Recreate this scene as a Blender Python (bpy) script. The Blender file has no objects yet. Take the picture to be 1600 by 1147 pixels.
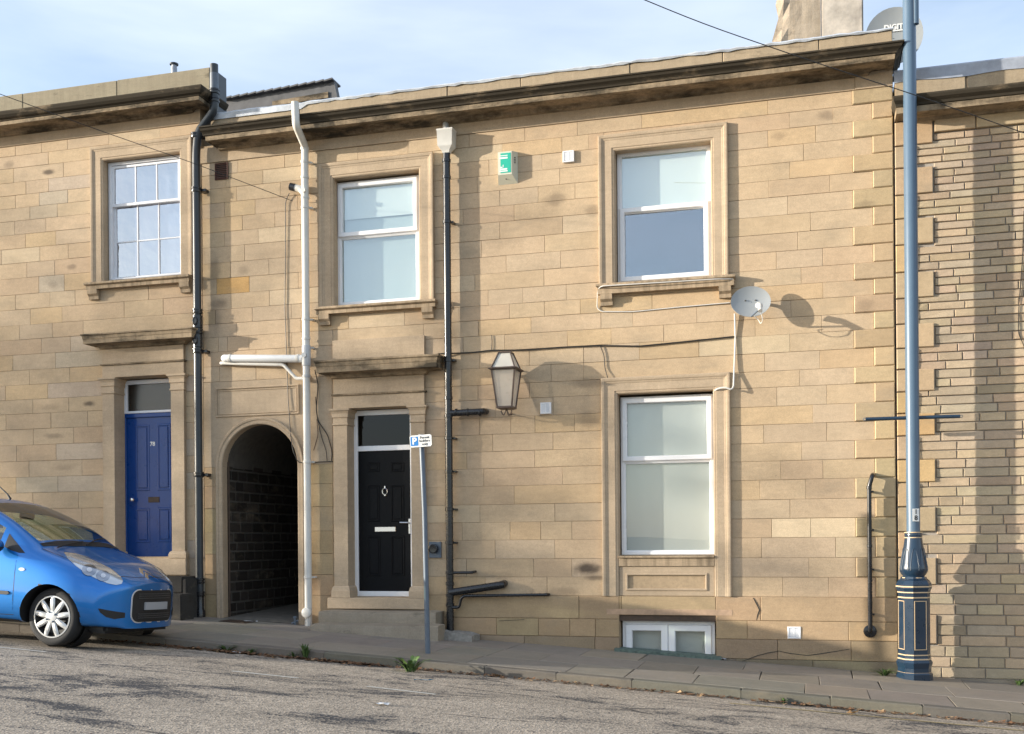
import bpy, bmesh, math, random
from mathutils import Vector, Matrix
from mathutils.bvhtree import BVHTree
random.seed(7)
R = math.radians
sc = bpy.context.scene
col = sc.collection

# ------------------------------------------------------------------ camera
W_PX, H_PX = 1600., 1147.
FOC, PPX, PPY = 1700., 800., 846.
DIST, EYE = 13.5, 1.7
YAW = math.atan2(470, 1700)
ROLL = 0.008
FWD = Vector((-math.sin(YAW), math.cos(YAW), 0)); RGT = Vector((math.cos(YAW), math.sin(YAW), 0)); UPV = Vector((0, 0, 1))
CAM = Vector((0, -DIST, EYE))
cd = bpy.data.cameras.new('camera'); cam = bpy.data.objects.new('camera', cd); col.objects.link(cam)
cd.sensor_width = 36; cd.lens = FOC / W_PX * 36; cd.shift_y = (PPY - H_PX / 2) / W_PX
cd.clip_end = 2000; cd.clip_start = .05
cr, sr = math.cos(ROLL), math.sin(ROLL)
cx = RGT * cr + UPV * (-sr) ; cy = RGT * sr + UPV * cr
cam.matrix_world = Matrix(((cx.x, cy.x, -FWD.x, CAM.x), (cx.y, cy.y, -FWD.y, CAM.y), (cx.z, cy.z, -FWD.z, CAM.z), (0, 0, 0, 1)))
sc.camera = cam

def ray(px, py):
    u = (px - PPX) / FOC; v = -(py - PPY) / FOC
    return FWD + cx * u + cy * v
def wp(px, py, Y=0.):
    r = ray(px, py); t = (Y - CAM.y) / r.y
    return (CAM.x + t * r.x, CAM.z + t * r.z)
def wx(px, py, Y=0.): return wp(px, py, Y)[0]
def wz(px, py, Y=0.): return wp(px, py, Y)[1]

# ------------------------------------------------------------------ sky and sun
SUN_DIR = Vector((-.940, -.342, .180)).normalized()      # towards the sun
sun_el = math.asin(SUN_DIR.z)
wd = bpy.data.worlds.new('World'); sc.world = wd; wd.use_nodes = True
nt = wd.node_tree; nt.nodes.clear()
def N(t, tree=None, **kw):
    n = (tree or nt).nodes.new(t)
    for k, v in kw.items(): setattr(n, k, v)
    return n
sky = N('ShaderNodeTexSky', sky_type='NISHITA', sun_disc=False)
sky.sun_elevation = max(sun_el, R(14)); sky.sun_rotation = math.atan2(SUN_DIR.x, SUN_DIR.y)
sky.air_density = 1.0; sky.dust_density = 1.2; sky.ozone_density = 1.3
tc = N('ShaderNodeTexCoord'); mp = N('ShaderNodeMapping'); mp.inputs['Scale'].default_value = (1.6, 1.6, 6.5); mp.inputs['Rotation'].default_value = (R(14), R(-24), 0)
nz = N('ShaderNodeTexNoise'); nz.inputs['Scale'].default_value = 1.5; nz.inputs['Detail'].default_value = 6; nz.inputs['Roughness'].default_value = .5; nz.inputs['Distortion'].default_value = .2
rp = N('ShaderNodeMapRange'); rp.inputs['From Min'].default_value = .36; rp.inputs['From Max'].default_value = .72; rp.inputs['To Min'].default_value = .22; rp.inputs['To Max'].default_value = .7
mx = N('ShaderNodeMix', data_type='RGBA'); mx.inputs['B'].default_value = (3.95, 4.3, 4.95, 1)
bg = N('ShaderNodeBackground'); bg.inputs['Strength'].default_value = .145
ow = N('ShaderNodeOutputWorld')
L = nt.links.new
L(tc.outputs['Generated'], mp.inputs['Vector']); L(mp.outputs[0], nz.inputs['Vector']); L(nz.outputs['Fac'], rp.inputs['Value'])
L(rp.outputs[0], mx.inputs['Factor']); L(sky.outputs[0], mx.inputs['A']); L(mx.outputs['Result'], bg.inputs['Color']); L(bg.outputs[0], ow.inputs[0])
sd = bpy.data.lights.new('sun', 'SUN'); sd.energy = 4.3; sd.angle = R(.55); sd.color = (1, .925, .80)
so = bpy.data.objects.new('sun', sd); col.objects.link(so)
so.rotation_euler = (-SUN_DIR).to_track_quat('-Z', 'Y').to_euler(); so.location = SUN_DIR * 60
sc.view_settings.view_transform = 'Standard'; sc.view_settings.look = 'None'; sc.view_settings.gamma = 1
sc.view_settings.use_curve_mapping = False; sc.view_settings.exposure = 1.04
sc.render.engine = 'CYCLES'

# ------------------------------------------------------------------ mesh helpers
class MB:
    def __init__(s): s.v = []; s.f = []
    def add(s, vs, fs):
        o = len(s.v); s.v += [tuple(v) for v in vs]; s.f += [tuple(i + o for i in f) for f in fs]; return s
    def box(s, x0, x1, y0, y1, z0, z1, c=0):
        if c <= 0:
            return s.add([(x0,y0,z0),(x1,y0,z0),(x1,y1,z0),(x0,y1,z0),(x0,y0,z1),(x1,y0,z1),(x1,y1,z1),(x0,y1,z1)],
                  [(0,3,2,1),(4,5,6,7),(0,1,5,4),(1,2,6,5),(2,3,7,6),(3,0,4,7)])
        bm = bmesh.new(); bmesh.ops.create_cube(bm, size=1)
        for v in bm.verts: v.co = ((x0+x1)/2+v.co.x*(x1-x0), (y0+y1)/2+v.co.y*(y1-y0), (z0+z1)/2+v.co.z*(z1-z0))
        bmesh.ops.bevel(bm, geom=bm.edges[:], offset=c, segments=1 if c < .01 else 2, affect='EDGES')
        return s.bm(bm)
    def bm(s, bm):
        bm.verts.index_update(); s.add([v.co[:] for v in bm.verts], [[v.index for v in f.verts] for f in bm.faces]); bm.free(); return s
    def frame(s, x0, x1, z0, z1, w, y0, y1, c=.004):
        """rectangular mitred ring, front at y0, back at y1; w = bar width or (left, right, bottom, top)"""
        l, r, b, t = w if isinstance(w, tuple) else (w, w, w, w)
        def rr(o, i, y): return [(x0+o,y,z0+o),(x1-o,y,z0+o),(x1-o,y,z1-o),(x0+o,y,z1-o)] if i==0 else [(x0+l-o,y,z0+b-o),(x1-r+o,y,z0+b-o),(x1-r+o,y,z1-t+o),(x0+l-o,y,z1-t+o)]
        rings = [rr(0,0,y1), rr(0,0,y0+c), rr(c,0,y0), rr(c,1,y0), rr(0,1,y0+c), rr(0,1,y1)]
        vs = sum(rings, []); fs = []
        for k in range(6):
            a = k*4; b2 = ((k+1) % 6)*4
            for i in range(4): j = (i+1) % 4; fs.append((a+i, a+j, b2+j, b2+i))
        return s.add(vs, fs)
    def usweep(s, x0, x1, zb, z1, prof):
        """profile [(outward, y)] swept up the left, over the top and down the right of an opening"""
        vs = []; n = len(prof)
        for o, y in prof: vs += [(x0-o,y,zb),(x0-o,y,z1+o),(x1+o,y,z1+o),(x1+o,y,zb)]
        fs = []
        for k in range(n-1):
            for i in range(3): fs.append((k*4+i, k*4+i+1, (k+1)*4+i+1, (k+1)*4+i))
        fs.append(tuple(k*4 for k in range(n))); fs.append(tuple(k*4+3 for k in reversed(range(n))))
        return s.add(vs, fs)
    def hsweep(s, x0, x1, prof, back=.02, r0=1, r1=1, dz=0, y0=0):
        """horizontal moulding: profile [(projection, z)] with returned ends; dz = rise over the length"""
        vs = []; n = len(prof)
        for p, z in prof: vs += [(x0-p*r0, y0+back, z),(x0-p*r0, y0-p, z),(x1+p*r1, y0-p, z+dz),(x1+p*r1, y0+back, z+dz)]
        fs = []
        for k in range(n-1):
            for i in range(3): fs.append((k*4+i, k*4+i+1, (k+1)*4+i+1, (k+1)*4+i))
        fs.append((0,3,2,1)); q = (n-1)*4; fs.append((q,q+1,q+2,q+3))
        for k in range(n-1): fs.append((k*4+3, k*4, (k+1)*4, (k+1)*4+3))
        return s.add(vs, fs)
    def lathe(s, prof, seg=20, cx=0, cy=0, cz=0, shape=None, axis='z', capb=True, capt=True):
        vs = []; n = len(prof)
        sh = shape or [(math.cos(2*math.pi*i/seg), math.sin(2*math.pi*i/seg)) for i in range(seg)]
        m = len(sh)
        for r, h in prof:
            for a, b in sh:
                if axis == 'z': vs.append((cx+a*r, cy+b*r, cz+h))
                elif axis == 'y': vs.append((cx+a*r, cy+h, cz+b*r))
                else: vs.append((cx+h, cy+a*r, cz+b*r))
        fs = []
        for k in range(n-1):
            for i in range(m): j = (i+1) % m; fs.append((k*m+i, k*m+j, (k+1)*m+j, (k+1)*m+i))
        if capb: fs.append(tuple(range(m-1, -1, -1)))
        if capt: fs.append(tuple((n-1)*m+i for i in range(m)))
        return s.add(vs, fs)
    def tube(s, pts, r, seg=10, caps=True, bend=0):
        P = [Vector(p) for p in pts]
        if bend > 0:
            Q = [P[0]]
            for i in range(1, len(P)-1):
                a = (P[i-1]-P[i]); b = (P[i+1]-P[i]); la, lb = a.length, b.length
                d = min(bend, la*.49, lb*.49); A = P[i]+a/la*d; B = P[i]+b/lb*d
                for t in (0, .25, .5, .75, 1): Q.append((1-t)**2*A + 2*t*(1-t)*P[i] + t*t*B)
            Q.append(P[-1]); P = Q
        rr = r if isinstance(r, (list, tuple)) else [r]*len(P)
        T = []
        for i in range(len(P)):
            d = (P[min(i+1, len(P)-1)]-P[max(i-1, 0)]); T.append(d.normalized() if d.length > 1e-9 else Vector((0,0,1)))
        n0 = T[0].orthogonal().normalized(); vs = []
        for i, p in enumerate(P):
            n0 = (n0 - T[i]*n0.dot(T[i])).normalized(); b = T[i].cross(n0)
            for k in range(seg):
                a = 2*math.pi*k/seg; vs.append(p + (n0*math.cos(a)+b*math.sin(a))*rr[i])
        fs = []
        for i in range(len(P)-1):
            for k in range(seg): j = (k+1) % seg; fs.append((i*seg+k, i*seg+j, (i+1)*seg+j, (i+1)*seg+k))
        if caps: fs.append(tuple(reversed(range(seg)))); fs.append(tuple((len(P)-1)*seg+k for k in range(seg)))
        return s.add(vs, fs)
    def prism(s, poly, y0, y1):
        """polygon in (x, z) extruded from y0 to y1"""
        n = len(poly); vs = [(x,y0,z) for x,z in poly]+[(x,y1,z) for x,z in poly]
        fs = [tuple(range(n)), tuple(reversed(range(n,2*n)))]+[(i,n+i,n+(i+1)%n,(i+1)%n) for i in range(n)]
        return s.add(vs, fs)
    def build(s, name, mat, parent=None, smooth=False, origin=None, color=None, fix=True):
        me = bpy.data.meshes.new(name)
        vs = s.v
        if origin: vs = [(v[0]-origin[0], v[1]-origin[1], v[2]-origin[2]) for v in vs]
        me.from_pydata(vs, [], s.f)
        if fix:
            bm = bmesh.new(); bm.from_mesh(me); bmesh.ops.recalc_face_normals(bm, faces=bm.faces); bm.to_mesh(me); bm.free()
        o = bpy.data.objects.new(name, me)
        if origin: o.location = origin
        return fin(o, mat, parent, smooth, color)
def fin(o, mat, parent=None, smooth=False, color=None):
    me = o.data
    if mat is not None and not me.materials: me.materials.append(mat)
    if smooth:
        me.polygons.foreach_set('use_smooth', [True]*len(me.polygons))
        try: me.set_sharp_from_angle(angle=R(smooth if smooth > 1 else 40))
        except Exception: pass
    if color: o.color = (*color, 1)
    col.objects.link(o)
    if parent is not None: put(o, parent)
    return o
def put(o, parent):
    """parent keeping the world place (parents carry plain transforms)"""
    bpy_m = PM(parent).inverted()
    o.parent = parent; o.matrix_parent_inverse = bpy_m
def PM(o):
    m = o.matrix_basis.copy()
    while o.parent: m = o.parent.matrix_basis @ o.matrix_parent_inverse @ m if False else PM(o.parent) @ o.matrix_parent_inverse @ o.matrix_basis; break
    return m
def tag(o, label=None, cat=None, group=None, kind=None):
    if label: o['label'] = label
    if cat: o['category'] = cat
    if group: o['group'] = group
    if kind: o['kind'] = kind
    return o
def thing(name, label, cat, loc=(0,0,0), group=None, kind=None):
    o = bpy.data.objects.new(name, None); o.empty_display_size = .2; o.location = loc; col.objects.link(o)
    return tag(o, label, cat, group, kind)
def sub(name, parent, loc=(0,0,0)):
    o = bpy.data.objects.new(name, None); o.location = loc; o.empty_display_size = .1; col.objects.link(o); put(o, parent); return o
def text(body, size, mat, parent, name, loc, rot=(R(90),0,0), thick=.0008, bold=0., sx=1.):
    c = bpy.data.curves.new(name, 'FONT'); c.body = body; c.size = size; c.align_x = 'CENTER'; c.align_y = 'CENTER'; c.extrude = thick; c.offset = bold; c.resolution_u = 3
    t = bpy.data.objects.new('tmp', c); col.objects.link(t); bpy.context.view_layer.update()
    me = bpy.data.meshes.new_from_object(t.evaluated_get(bpy.context.evaluated_depsgraph_get()))
    bpy.data.objects.remove(t); bpy.data.curves.remove(c)
    o = bpy.data.objects.new(name, me); o.location = loc; o.rotation_euler = rot; o.scale = (sx,1,1); me.materials.clear()
    return fin(o, mat, parent)

# ------------------------------------------------------------------ materials
def mat(name):
    m = bpy.data.materials.new(name); m.use_nodes = True; t = m.node_tree
    p = t.nodes['Principled BSDF']; return m, t, p
def plain(name, c, rough=.5, metal=0., noise=0., scale=8., spec=.5, bump=0., coat=0.):
    m, t, p = mat(name); p.inputs['Roughness'].default_value = rough; p.inputs['Metallic'].default_value = metal
    p.inputs['Specular IOR Level'].default_value = spec; p.inputs['Coat Weight'].default_value = coat; p.inputs['Coat Roughness'].default_value = .06
    p.inputs['Base Color'].default_value = (*c, 1)
    if noise or bump:
        g = N('ShaderNodeNewGeometry', t); n = N('ShaderNodeTexNoise', t); n.inputs['Scale'].default_value = scale; n.inputs['Detail'].default_value = 6; n.inputs['Roughness'].default_value = .65
        t.links.new(g.outputs['Position'], n.inputs['Vector'])
        if noise:
            r = N('ShaderNodeMapRange', t); r.inputs['From Min'].default_value = .25; r.inputs['From Max'].default_value = .75; r.inputs['To Min'].default_value = 1-noise; r.inputs['To Max'].default_value = 1+noise
            x = N('ShaderNodeMix', t, data_type='RGBA', blend_type='MULTIPLY'); x.inputs['Factor'].default_value = 1; x.inputs['A'].default_value = (*c, 1)
            t.links.new(n.outputs['Fac'], r.inputs['Value']); t.links.new(r.outputs[0], x.inputs['B']); t.links.new(x.outputs['Result'], p.inputs['Base Color'])
            r2 = N('ShaderNodeMapRange', t); r2.inputs['To Min'].default_value = max(0, rough-.12); r2.inputs['To Max'].default_value = min(1, rough+.12)
            t.links.new(n.outputs['Fac'], r2.inputs['Value']); t.links.new(r2.outputs[0], p.inputs['Roughness'])
        if bump:
            b = N('ShaderNodeBump', t); b.inputs['Strength'].default_value = bump; b.inputs['Distance'].default_value = .01
            t.links.new(n.outputs['Fac'], b.inputs['Height']); t.links.new(b.outputs[0], p.inputs['Normal'])
    return m
STAINS_SHADE = []      # (x, z, rx, rz, strength)  soot marks and a few painted soft shadows on the stone face
def stone_mat(name, usecol=True, base=(.45,.33,.19), stains_shade=False, streak=0., crust=0., grain=.14, bump=.25):
    m, t, p = mat(name); lk = t.links.new
    p.inputs['Roughness'].default_value = .88; p.inputs['Specular IOR Level'].default_value = .2
    g = N('ShaderNodeNewGeometry', t); oi = N('ShaderNodeObjectInfo', t)
    off = N('ShaderNodeVectorMath', t, operation='MULTIPLY_ADD'); 
    cmb = N('ShaderNodeCombineXYZ', t)
    for i in range(3): lk(oi.outputs['Random'], cmb.inputs[i])
    off.inputs[1].default_value = (37, 19, 23); lk(cmb.outputs[0], off.inputs[0]); lk(g.outputs['Position'], off.inputs[2])
    if usecol: src = oi.outputs['Color']
    else:
        rgb = N('ShaderNodeRGB', t); rgb.outputs[0].default_value = (*base, 1); src = rgb.outputs[0]
    def mul(a, fac_out, lo, hi, fmin=.3, fmax=.7):
        r = N('ShaderNodeMapRange', t); r.inputs['From Min'].default_value = fmin; r.inputs['From Max'].default_value = fmax; r.inputs['To Min'].default_value = lo; r.inputs['To Max'].default_value = hi
        x = N('ShaderNodeMix', t, data_type='RGBA', blend_type='MULTIPLY'); x.inputs['Factor'].default_value = 1
        lk(fac_out, r.inputs['Value']); lk(a, x.inputs['A']); lk(r.outputs[0], x.inputs['B']); return x.outputs['Result']
    def noise(scale, det=5, rough=.6, vec=None, stretch=None):
        n = N('ShaderNodeTexNoise', t); n.inputs['Scale'].default_value = scale; n.inputs['Detail'].default_value = det; n.inputs['Roughness'].default_value = rough
        v = vec or off.outputs[0]
        if stretch:
            mpp = N('ShaderNodeMapping', t); mpp.inputs['Scale'].default_value = stretch; lk(v, mpp.inputs['Vector']); v = mpp.outputs[0]
        lk(v, n.inputs['Vector']); return n.outputs['Fac']
    a = mul(src, noise(2.2, 4), .91, 1.08)                       # broad tone drift inside a block
    a = mul(a, noise(5, 6, .6, stretch=(1, 1, 6)), .95, 1.05)    # bedding
    a = mul(a, noise(22, 5, .65), .94, 1.05)
    pit = N('ShaderNodeMapRange', t); pit.inputs['From Min'].default_value = .66; pit.inputs['From Max'].default_value = .74; pit.inputs['To Min'].default_value = 1.; pit.inputs['To Max'].default_value = .66
    pm = N('ShaderNodeMix', t, data_type='RGBA', blend_type='MULTIPLY'); pm.inputs['Factor'].default_value = 1
    lk(noise(11, 7, .75), pit.inputs['Value']); lk(a, pm.inputs['A']); lk(pit.outputs[0], pm.inputs['B']); a = pm.outputs['Result']
    fine = noise(90, 4, .7)
    a = mul(a, fine, 1-grain, 1+grain)
    # grey-mauve weathering tint on parts of blocks
    tint = N('ShaderNodeMix', t, data_type='RGBA'); tint.inputs['B'].default_value = (.30,.245,.175,1)
    rr = N('ShaderNodeMapRange', t); rr.inputs['From Min'].default_value = .55; rr.inputs['From Max'].default_value = .8; rr.inputs['To Max'].default_value = .62
    lk(noise(1.7, 6, .62, vec=g.outputs['Position'], stretch=(1,1,2.2)), rr.inputs['Value']); lk(rr.outputs[0], tint.inputs['Factor']); lk(a, tint.inputs['A']); a = tint.outputs['Result']
    if streak:
        st = noise(14, 5, .7, vec=g.outputs['Position'], stretch=(1, 1, .06))
        r = N('ShaderNodeMapRange', t); r.inputs['From Min'].default_value = .42; r.inputs['From Max'].default_value = .68; r.inputs['To Max'].default_value = streak
        x = N('ShaderNodeMix', t, data_type='RGBA'); x.inputs['B'].default_value = (.10,.075,.05,1)
        lk(st, r.inputs['Value']); lk(r.outputs[0], x.inputs['Factor']); lk(a, x.inputs['A']); a = x.outputs['Result']
    if crust:
        r = N('ShaderNodeMapRange', t); r.inputs['From Min'].default_value = .62-crust*.5; r.inputs['From Max'].default_value = .78-crust*.5; r.inputs['To Max'].default_value = .93
        x = N('ShaderNodeMix', t, data_type='RGBA'); x.inputs['B'].default_value = (.035,.030,.022,1)
        lk(noise(2.6, 8, .68, vec=g.outputs['Position'], stretch=(.5,1,1.6)), r.inputs['Value']); lk(r.outputs[0], x.inputs['Factor']); lk(a, x.inputs['A']); a = x.outputs['Result']
    if stains_shade:
        dn = N('ShaderNodeTexNoise', t); dn.inputs['Scale'].default_value = 9; dn.inputs['Detail'].default_value = 4; lk(g.outputs['Position'], dn.inputs['Vector'])
        tot = None
        for (sx, sz, rx, rz, k) in STAINS_SHADE:
            q = N('ShaderNodeVectorMath', t, operation='SUBTRACT'); q.inputs[1].default_value = (sx, 0, sz); lk(g.outputs['Position'], q.inputs[0])
            q2 = N('ShaderNodeVectorMath', t, operation='MULTIPLY'); q2.inputs[1].default_value = (1/rx, 0, 1/rz); lk(q.outputs[0], q2.inputs[0])
            ln = N('ShaderNodeVectorMath', t, operation='LENGTH'); lk(q2.outputs[0], ln.inputs[0])
            ad = N('ShaderNodeMath', t, operation='MULTIPLY_ADD'); ad.inputs[1].default_value = .9; lk(dn.outputs['Fac'], ad.inputs[0]); lk(ln.outputs['Value'], ad.inputs[2])
            r = N('ShaderNodeMapRange', t, interpolation_type='SMOOTHSTEP'); r.inputs['From Min'].default_value = .72; r.inputs['From Max'].default_value = 1.6; r.inputs['To Min'].default_value = k; r.inputs['To Max'].default_value = 0
            lk(ad.outputs[0], r.inputs['Value'])
            if tot is None: tot = r.outputs[0]
            else:
                mxn = N('ShaderNodeMath', t, operation='MAXIMUM'); lk(tot, mxn.inputs[0]); lk(r.outputs[0], mxn.inputs[1]); tot = mxn.outputs[0]
        x = N('ShaderNodeMix', t, data_type='RGBA'); x.inputs['B'].default_value = (.055,.043,.036,1)
        lk(tot, x.inputs['Factor']); lk(a, x.inputs['A']); a = x.outputs['Result']
    lk(a, p.inputs['Base Color'])
    b = N('ShaderNodeBump', t); b.inputs['Strength'].default_value = bump; b.inputs['Distance'].default_value = .006
    ad = N('ShaderNodeMath', t, operation='MULTIPLY_ADD'); ad.inputs[1].default_value = .6
    lk(fine, ad.inputs[0]); lk(noise(14, 6, .7, stretch=(1,1,2.5)), ad.inputs[2]); lk(ad.outputs[0], b.inputs['Height']); lk(b.outputs[0], p.inputs['Normal'])
    return m
def glass_mat(name, refl, tint=(1,1,1), rough=.0, wave=0.):
    m = bpy.data.materials.new(name); m.use_nodes = True; t = m.node_tree; t.nodes.clear(); lk = t.links.new
    o = N('ShaderNodeOutputMaterial', t); a = N('ShaderNodeBsdfTransparent', t); a.inputs[0].default_value = (*tint, 1); b = N('ShaderNodeBsdfGlossy', t); b.inputs['Roughness'].default_value = rough; b.inputs['Color'].default_value = (.94,.96,1,1)
    lw = N('ShaderNodeLayerWeight', t); lw.inputs['Blend'].default_value = .5; pw_ = N('ShaderNodeMath', t, operation='POWER'); pw_.inputs[1].default_value = 5; lk(lw.outputs['Facing'], pw_.inputs[0])
    ad = N('ShaderNodeMath', t, operation='MULTIPLY_ADD'); ad.inputs[1].default_value = .7; ad.inputs[2].default_value = refl+.04; ad.use_clamp = True; lk(pw_.outputs[0], ad.inputs[0])
    mxs = N('ShaderNodeMixShader', t); lk(ad.outputs[0], mxs.inputs[0]); lk(a.outputs[0], mxs.inputs[1]); lk(b.outputs[0], mxs.inputs[2]); lk(mxs.outputs[0], o.inputs[0])
    if wave:
        n = N('ShaderNodeTexNoise', t); n.inputs['Scale'].default_value = 3.5; n.inputs['Detail'].default_value = 3; g = N('ShaderNodeNewGeometry', t); lk(g.outputs['Position'], n.inputs['Vector'])
        bb = N('ShaderNodeBump', t); bb.inputs['Strength'].default_value = wave; bb.inputs['Distance'].default_value = .02; lk(n.outputs['Fac'], bb.inputs['Height']); lk(bb.outputs[0], b.inputs['Normal'])
    return m
for (px, py, rx, rz, k) in [(76,269,15,6.5,.78),(14,258,13,8,.35),(112,417,12,6,.4),(82,445,12,7,.22),(139,631,14,6,.72),(85,681,24,6,.33),(78,636,25,7,.25),(100,731,22,6,.2),
      (918,889,26,11,.88),(930,903,20,5,.55),(868,311,20,12,.42),(340,475,20,12,.5),(335,425,14,30,.4),(335,490,16,40,.36),(380,422,12,10,.22),(1290,180,14,9,.4),(1215,213,14,7,.25),(1352,320,16,8,.3),  # tall pair right of the soil pipe paints its soft shadow
      (918,598,30,10,.35),(920,655,26,14,.3),(925,330,14,10,.3),(1352,480,16,12,.25),(780,900,40,9,.2),(880,925,34,9,.35),(1340,880,10,25,.2),(700,185,14,10,.5)]:  # first pair paints the lantern's soft shadow, the others are stains
    a = wp(px, py); STAINS_SHADE.append((a[0], a[1], rx/121., rz/121., k))
M = {}
M['stone'] = stone_mat('sandstone', stains_shade=True)
M['mortar'] = plain('lime_mortar', (.385,.285,.18), .95, noise=.2, scale=30)
M['dressed'] = stone_mat('dressed_sandstone', False, (.445,.345,.24), streak=.07)
M['sillstone'] = stone_mat('sill_sandstone', False, (.42,.32,.215), streak=.62)
M['crust'] = stone_mat('sooted_sandstone', False, (.28,.21,.135), streak=.5, crust=.66)
M['crust2'] = stone_mat('stained_sandstone', False, (.34,.26,.17), streak=.5, crust=.36)
M['parapet'] = stone_mat('parapet_sandstone', False, (.38,.30,.205), streak=.16, crust=.06)
M['parapet_grey'] = stone_mat('grey_parapet_stone', False, (.30,.26,.185), streak=.2, crust=.08)
M['step'] = stone_mat('worn_step_stone', False, (.30,.255,.195), streak=.1, crust=.08)
M['darkstep'] = stone_mat('blackened_step_stone', False, (.05,.047,.043), crust=.2)
M['brick2'] = stone_mat('walling_stone', True, bump=.8)
M['mortar2'] = plain('grey_cement', (.35,.315,.275), .95, noise=.2, scale=40)
M['tunnel'] = stone_mat('dark_passage_stone', True, bump=.7)
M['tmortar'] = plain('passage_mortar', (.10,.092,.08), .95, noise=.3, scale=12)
M['upvc'] = plain('white_upvc', (.80,.80,.81), .3, noise=.03, scale=3)
M['paintw'] = plain('white_paint', (.72,.73,.76), .45, noise=.06, scale=12)
M['pvcw'] = plain('weathered_white_plastic', (.66,.64,.59), .42, noise=.08, scale=6)
M['pvcg'] = plain('pale_grey_plastic', (.52,.53,.53), .42, noise=.05, scale=6)
M['black'] = plain('black_painted_iron', (.012,.013,.016), .28, noise=.25, scale=20, coat=.2)
M['blackg'] = plain('grey_black_iron', (.028,.034,.04), .35, noise=.25, scale=20)
M['glass'] = glass_mat('window_glass', .13, (.95,.98,.96))
M['glass_blue'] = glass_mat('sky_reflecting_glass', .2, (.8,.88,.92), wave=.05)
M['glass_low'] = glass_mat('blind_glass', .03, (.96,.975,.965))
M['glass_sky'] = glass_mat('sash_glass', .42, (.8,.83,.87), wave=.3)
M['glass_dark'] = glass_mat('dark_glass', -.01, (.10,.11,.13))
M['blind'] = plain('pale_blind', (.52,.525,.50), .8)
M['blindw'] = plain('white_blind', (.78,.80,.80), .8)
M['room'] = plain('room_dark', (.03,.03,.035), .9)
M['bluedoor'] = plain('blue_gloss_paint', (.0004,.043,.21), .3, noise=.10, scale=10, spec=.25, coat=.3, bump=.35)
M['blackdoor'] = plain('black_composite_door', (.003,.0035,.005), .45, noise=.2, scale=18, spec=.16, bump=.3)
M['chrome'] = plain('brushed_chrome', (.75,.75,.76), .22, metal=1)
M['lead'] = plain('grey_lead', (.33,.36,.42), .5, noise=.3, scale=5)
M['flash'] = plain('silver_flashing', (.50,.53,.57), .5, noise=.35, scale=6, bump=.6)
M['slate'] = plain('roof_slate', (.10,.10,.105), .7, noise=.4, scale=5)
M['wire'] = plain('black_cable', (.015,.014,.013), .5)
M['wirew'] = plain('white_cable', (.6,.58,.54), .5)
M['lampblue'] = plain('blue_grey_enamel', (.075,.125,.185), .4, noise=.06, scale=3, coat=.3)
M['lampnavy'] = plain('navy_enamel', (.008,.027,.055), .3, noise=.1, scale=8, coat=.5, bump=.06)
M['gold'] = plain('cream_gold_band', (.62,.45,.27), .4)
M['signw'] = plain('sign_white', (.78,.78,.75), .4)
M['signb'] = plain('sign_blue', (.02,.19,.52), .4)
M['steel'] = plain('grey_painted_steel', (.10,.13,.17), .4, noise=.15, scale=10)
M['rust'] = plain('brown_rusted_iron', (.07,.045,.03), .7, noise=.4, scale=25)
M['copper'] = plain('lantern_metal', (.075,.05,.04), .45, noise=.3, scale=30)
M['frost'] = plain('frosted_lantern_glass', (.62,.58,.50), .35, noise=.05, scale=15)
M['frost2'] = plain('lantern_clear_pane', (.55,.51,.45), .3, noise=.05, scale=15); M['frost2'].node_tree.nodes['Principled BSDF'].inputs['Alpha'].default_value = .55
M['dish'] = plain('grey_dish_paint', (.30,.32,.33), .45, noise=.06, scale=4)
M['green'] = plain('alarm_green', (.02,.42,.30), .4)
M['cream'] = plain('alarm_cream', (.62,.60,.48), .4, noise=.04, scale=8)
M['airbrick'] = plain('maroon_airbrick', (.07,.028,.02), .8, noise=.3, scale=30)
M['concrete'] = plain('rough_concrete', (.27,.25,.22), .92, noise=.35, scale=22, bump=.8)
M['lintel'] = plain('pink_sandstone_band', (.44,.30,.20), .9, noise=.2, scale=14)
M['wood'] = plain('chipped_green_wood', (.10,.14,.12), .8, noise=.6, scale=35, bump=.5)
M['render'] = stone_mat('weathered_chimney_render', False, (.42,.35,.27), streak=.4, crust=.12, bump=.9)

# ------------------------------------------------------------------ ground levels
SL = -.063
KERB_Y = -2.52
def pz(x): return .17 + SL*x                       # pavement
def rz(x, y):                                      # road with camber
    d = max(0, KERB_Y-y)
    return .075 + SL*x + (.048*d - .0062*d*d if d < 7.7 else .048*7.7-.0062*7.7**2)
def gp(px, py, f):
    """pixel -> point on the ground height function f(x, y)"""
    r = ray(px, py); t = 9.
    for _ in range(60):
        p = CAM + r*t; e = p.z - f(p.x, p.y); t += e/(-r.z+1e-6)*.8
    p = CAM + r*t; return (p.x, p.y, f(p.x, p.y))
road_f = rz
pave_f = lambda x, y: pz(x)

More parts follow.
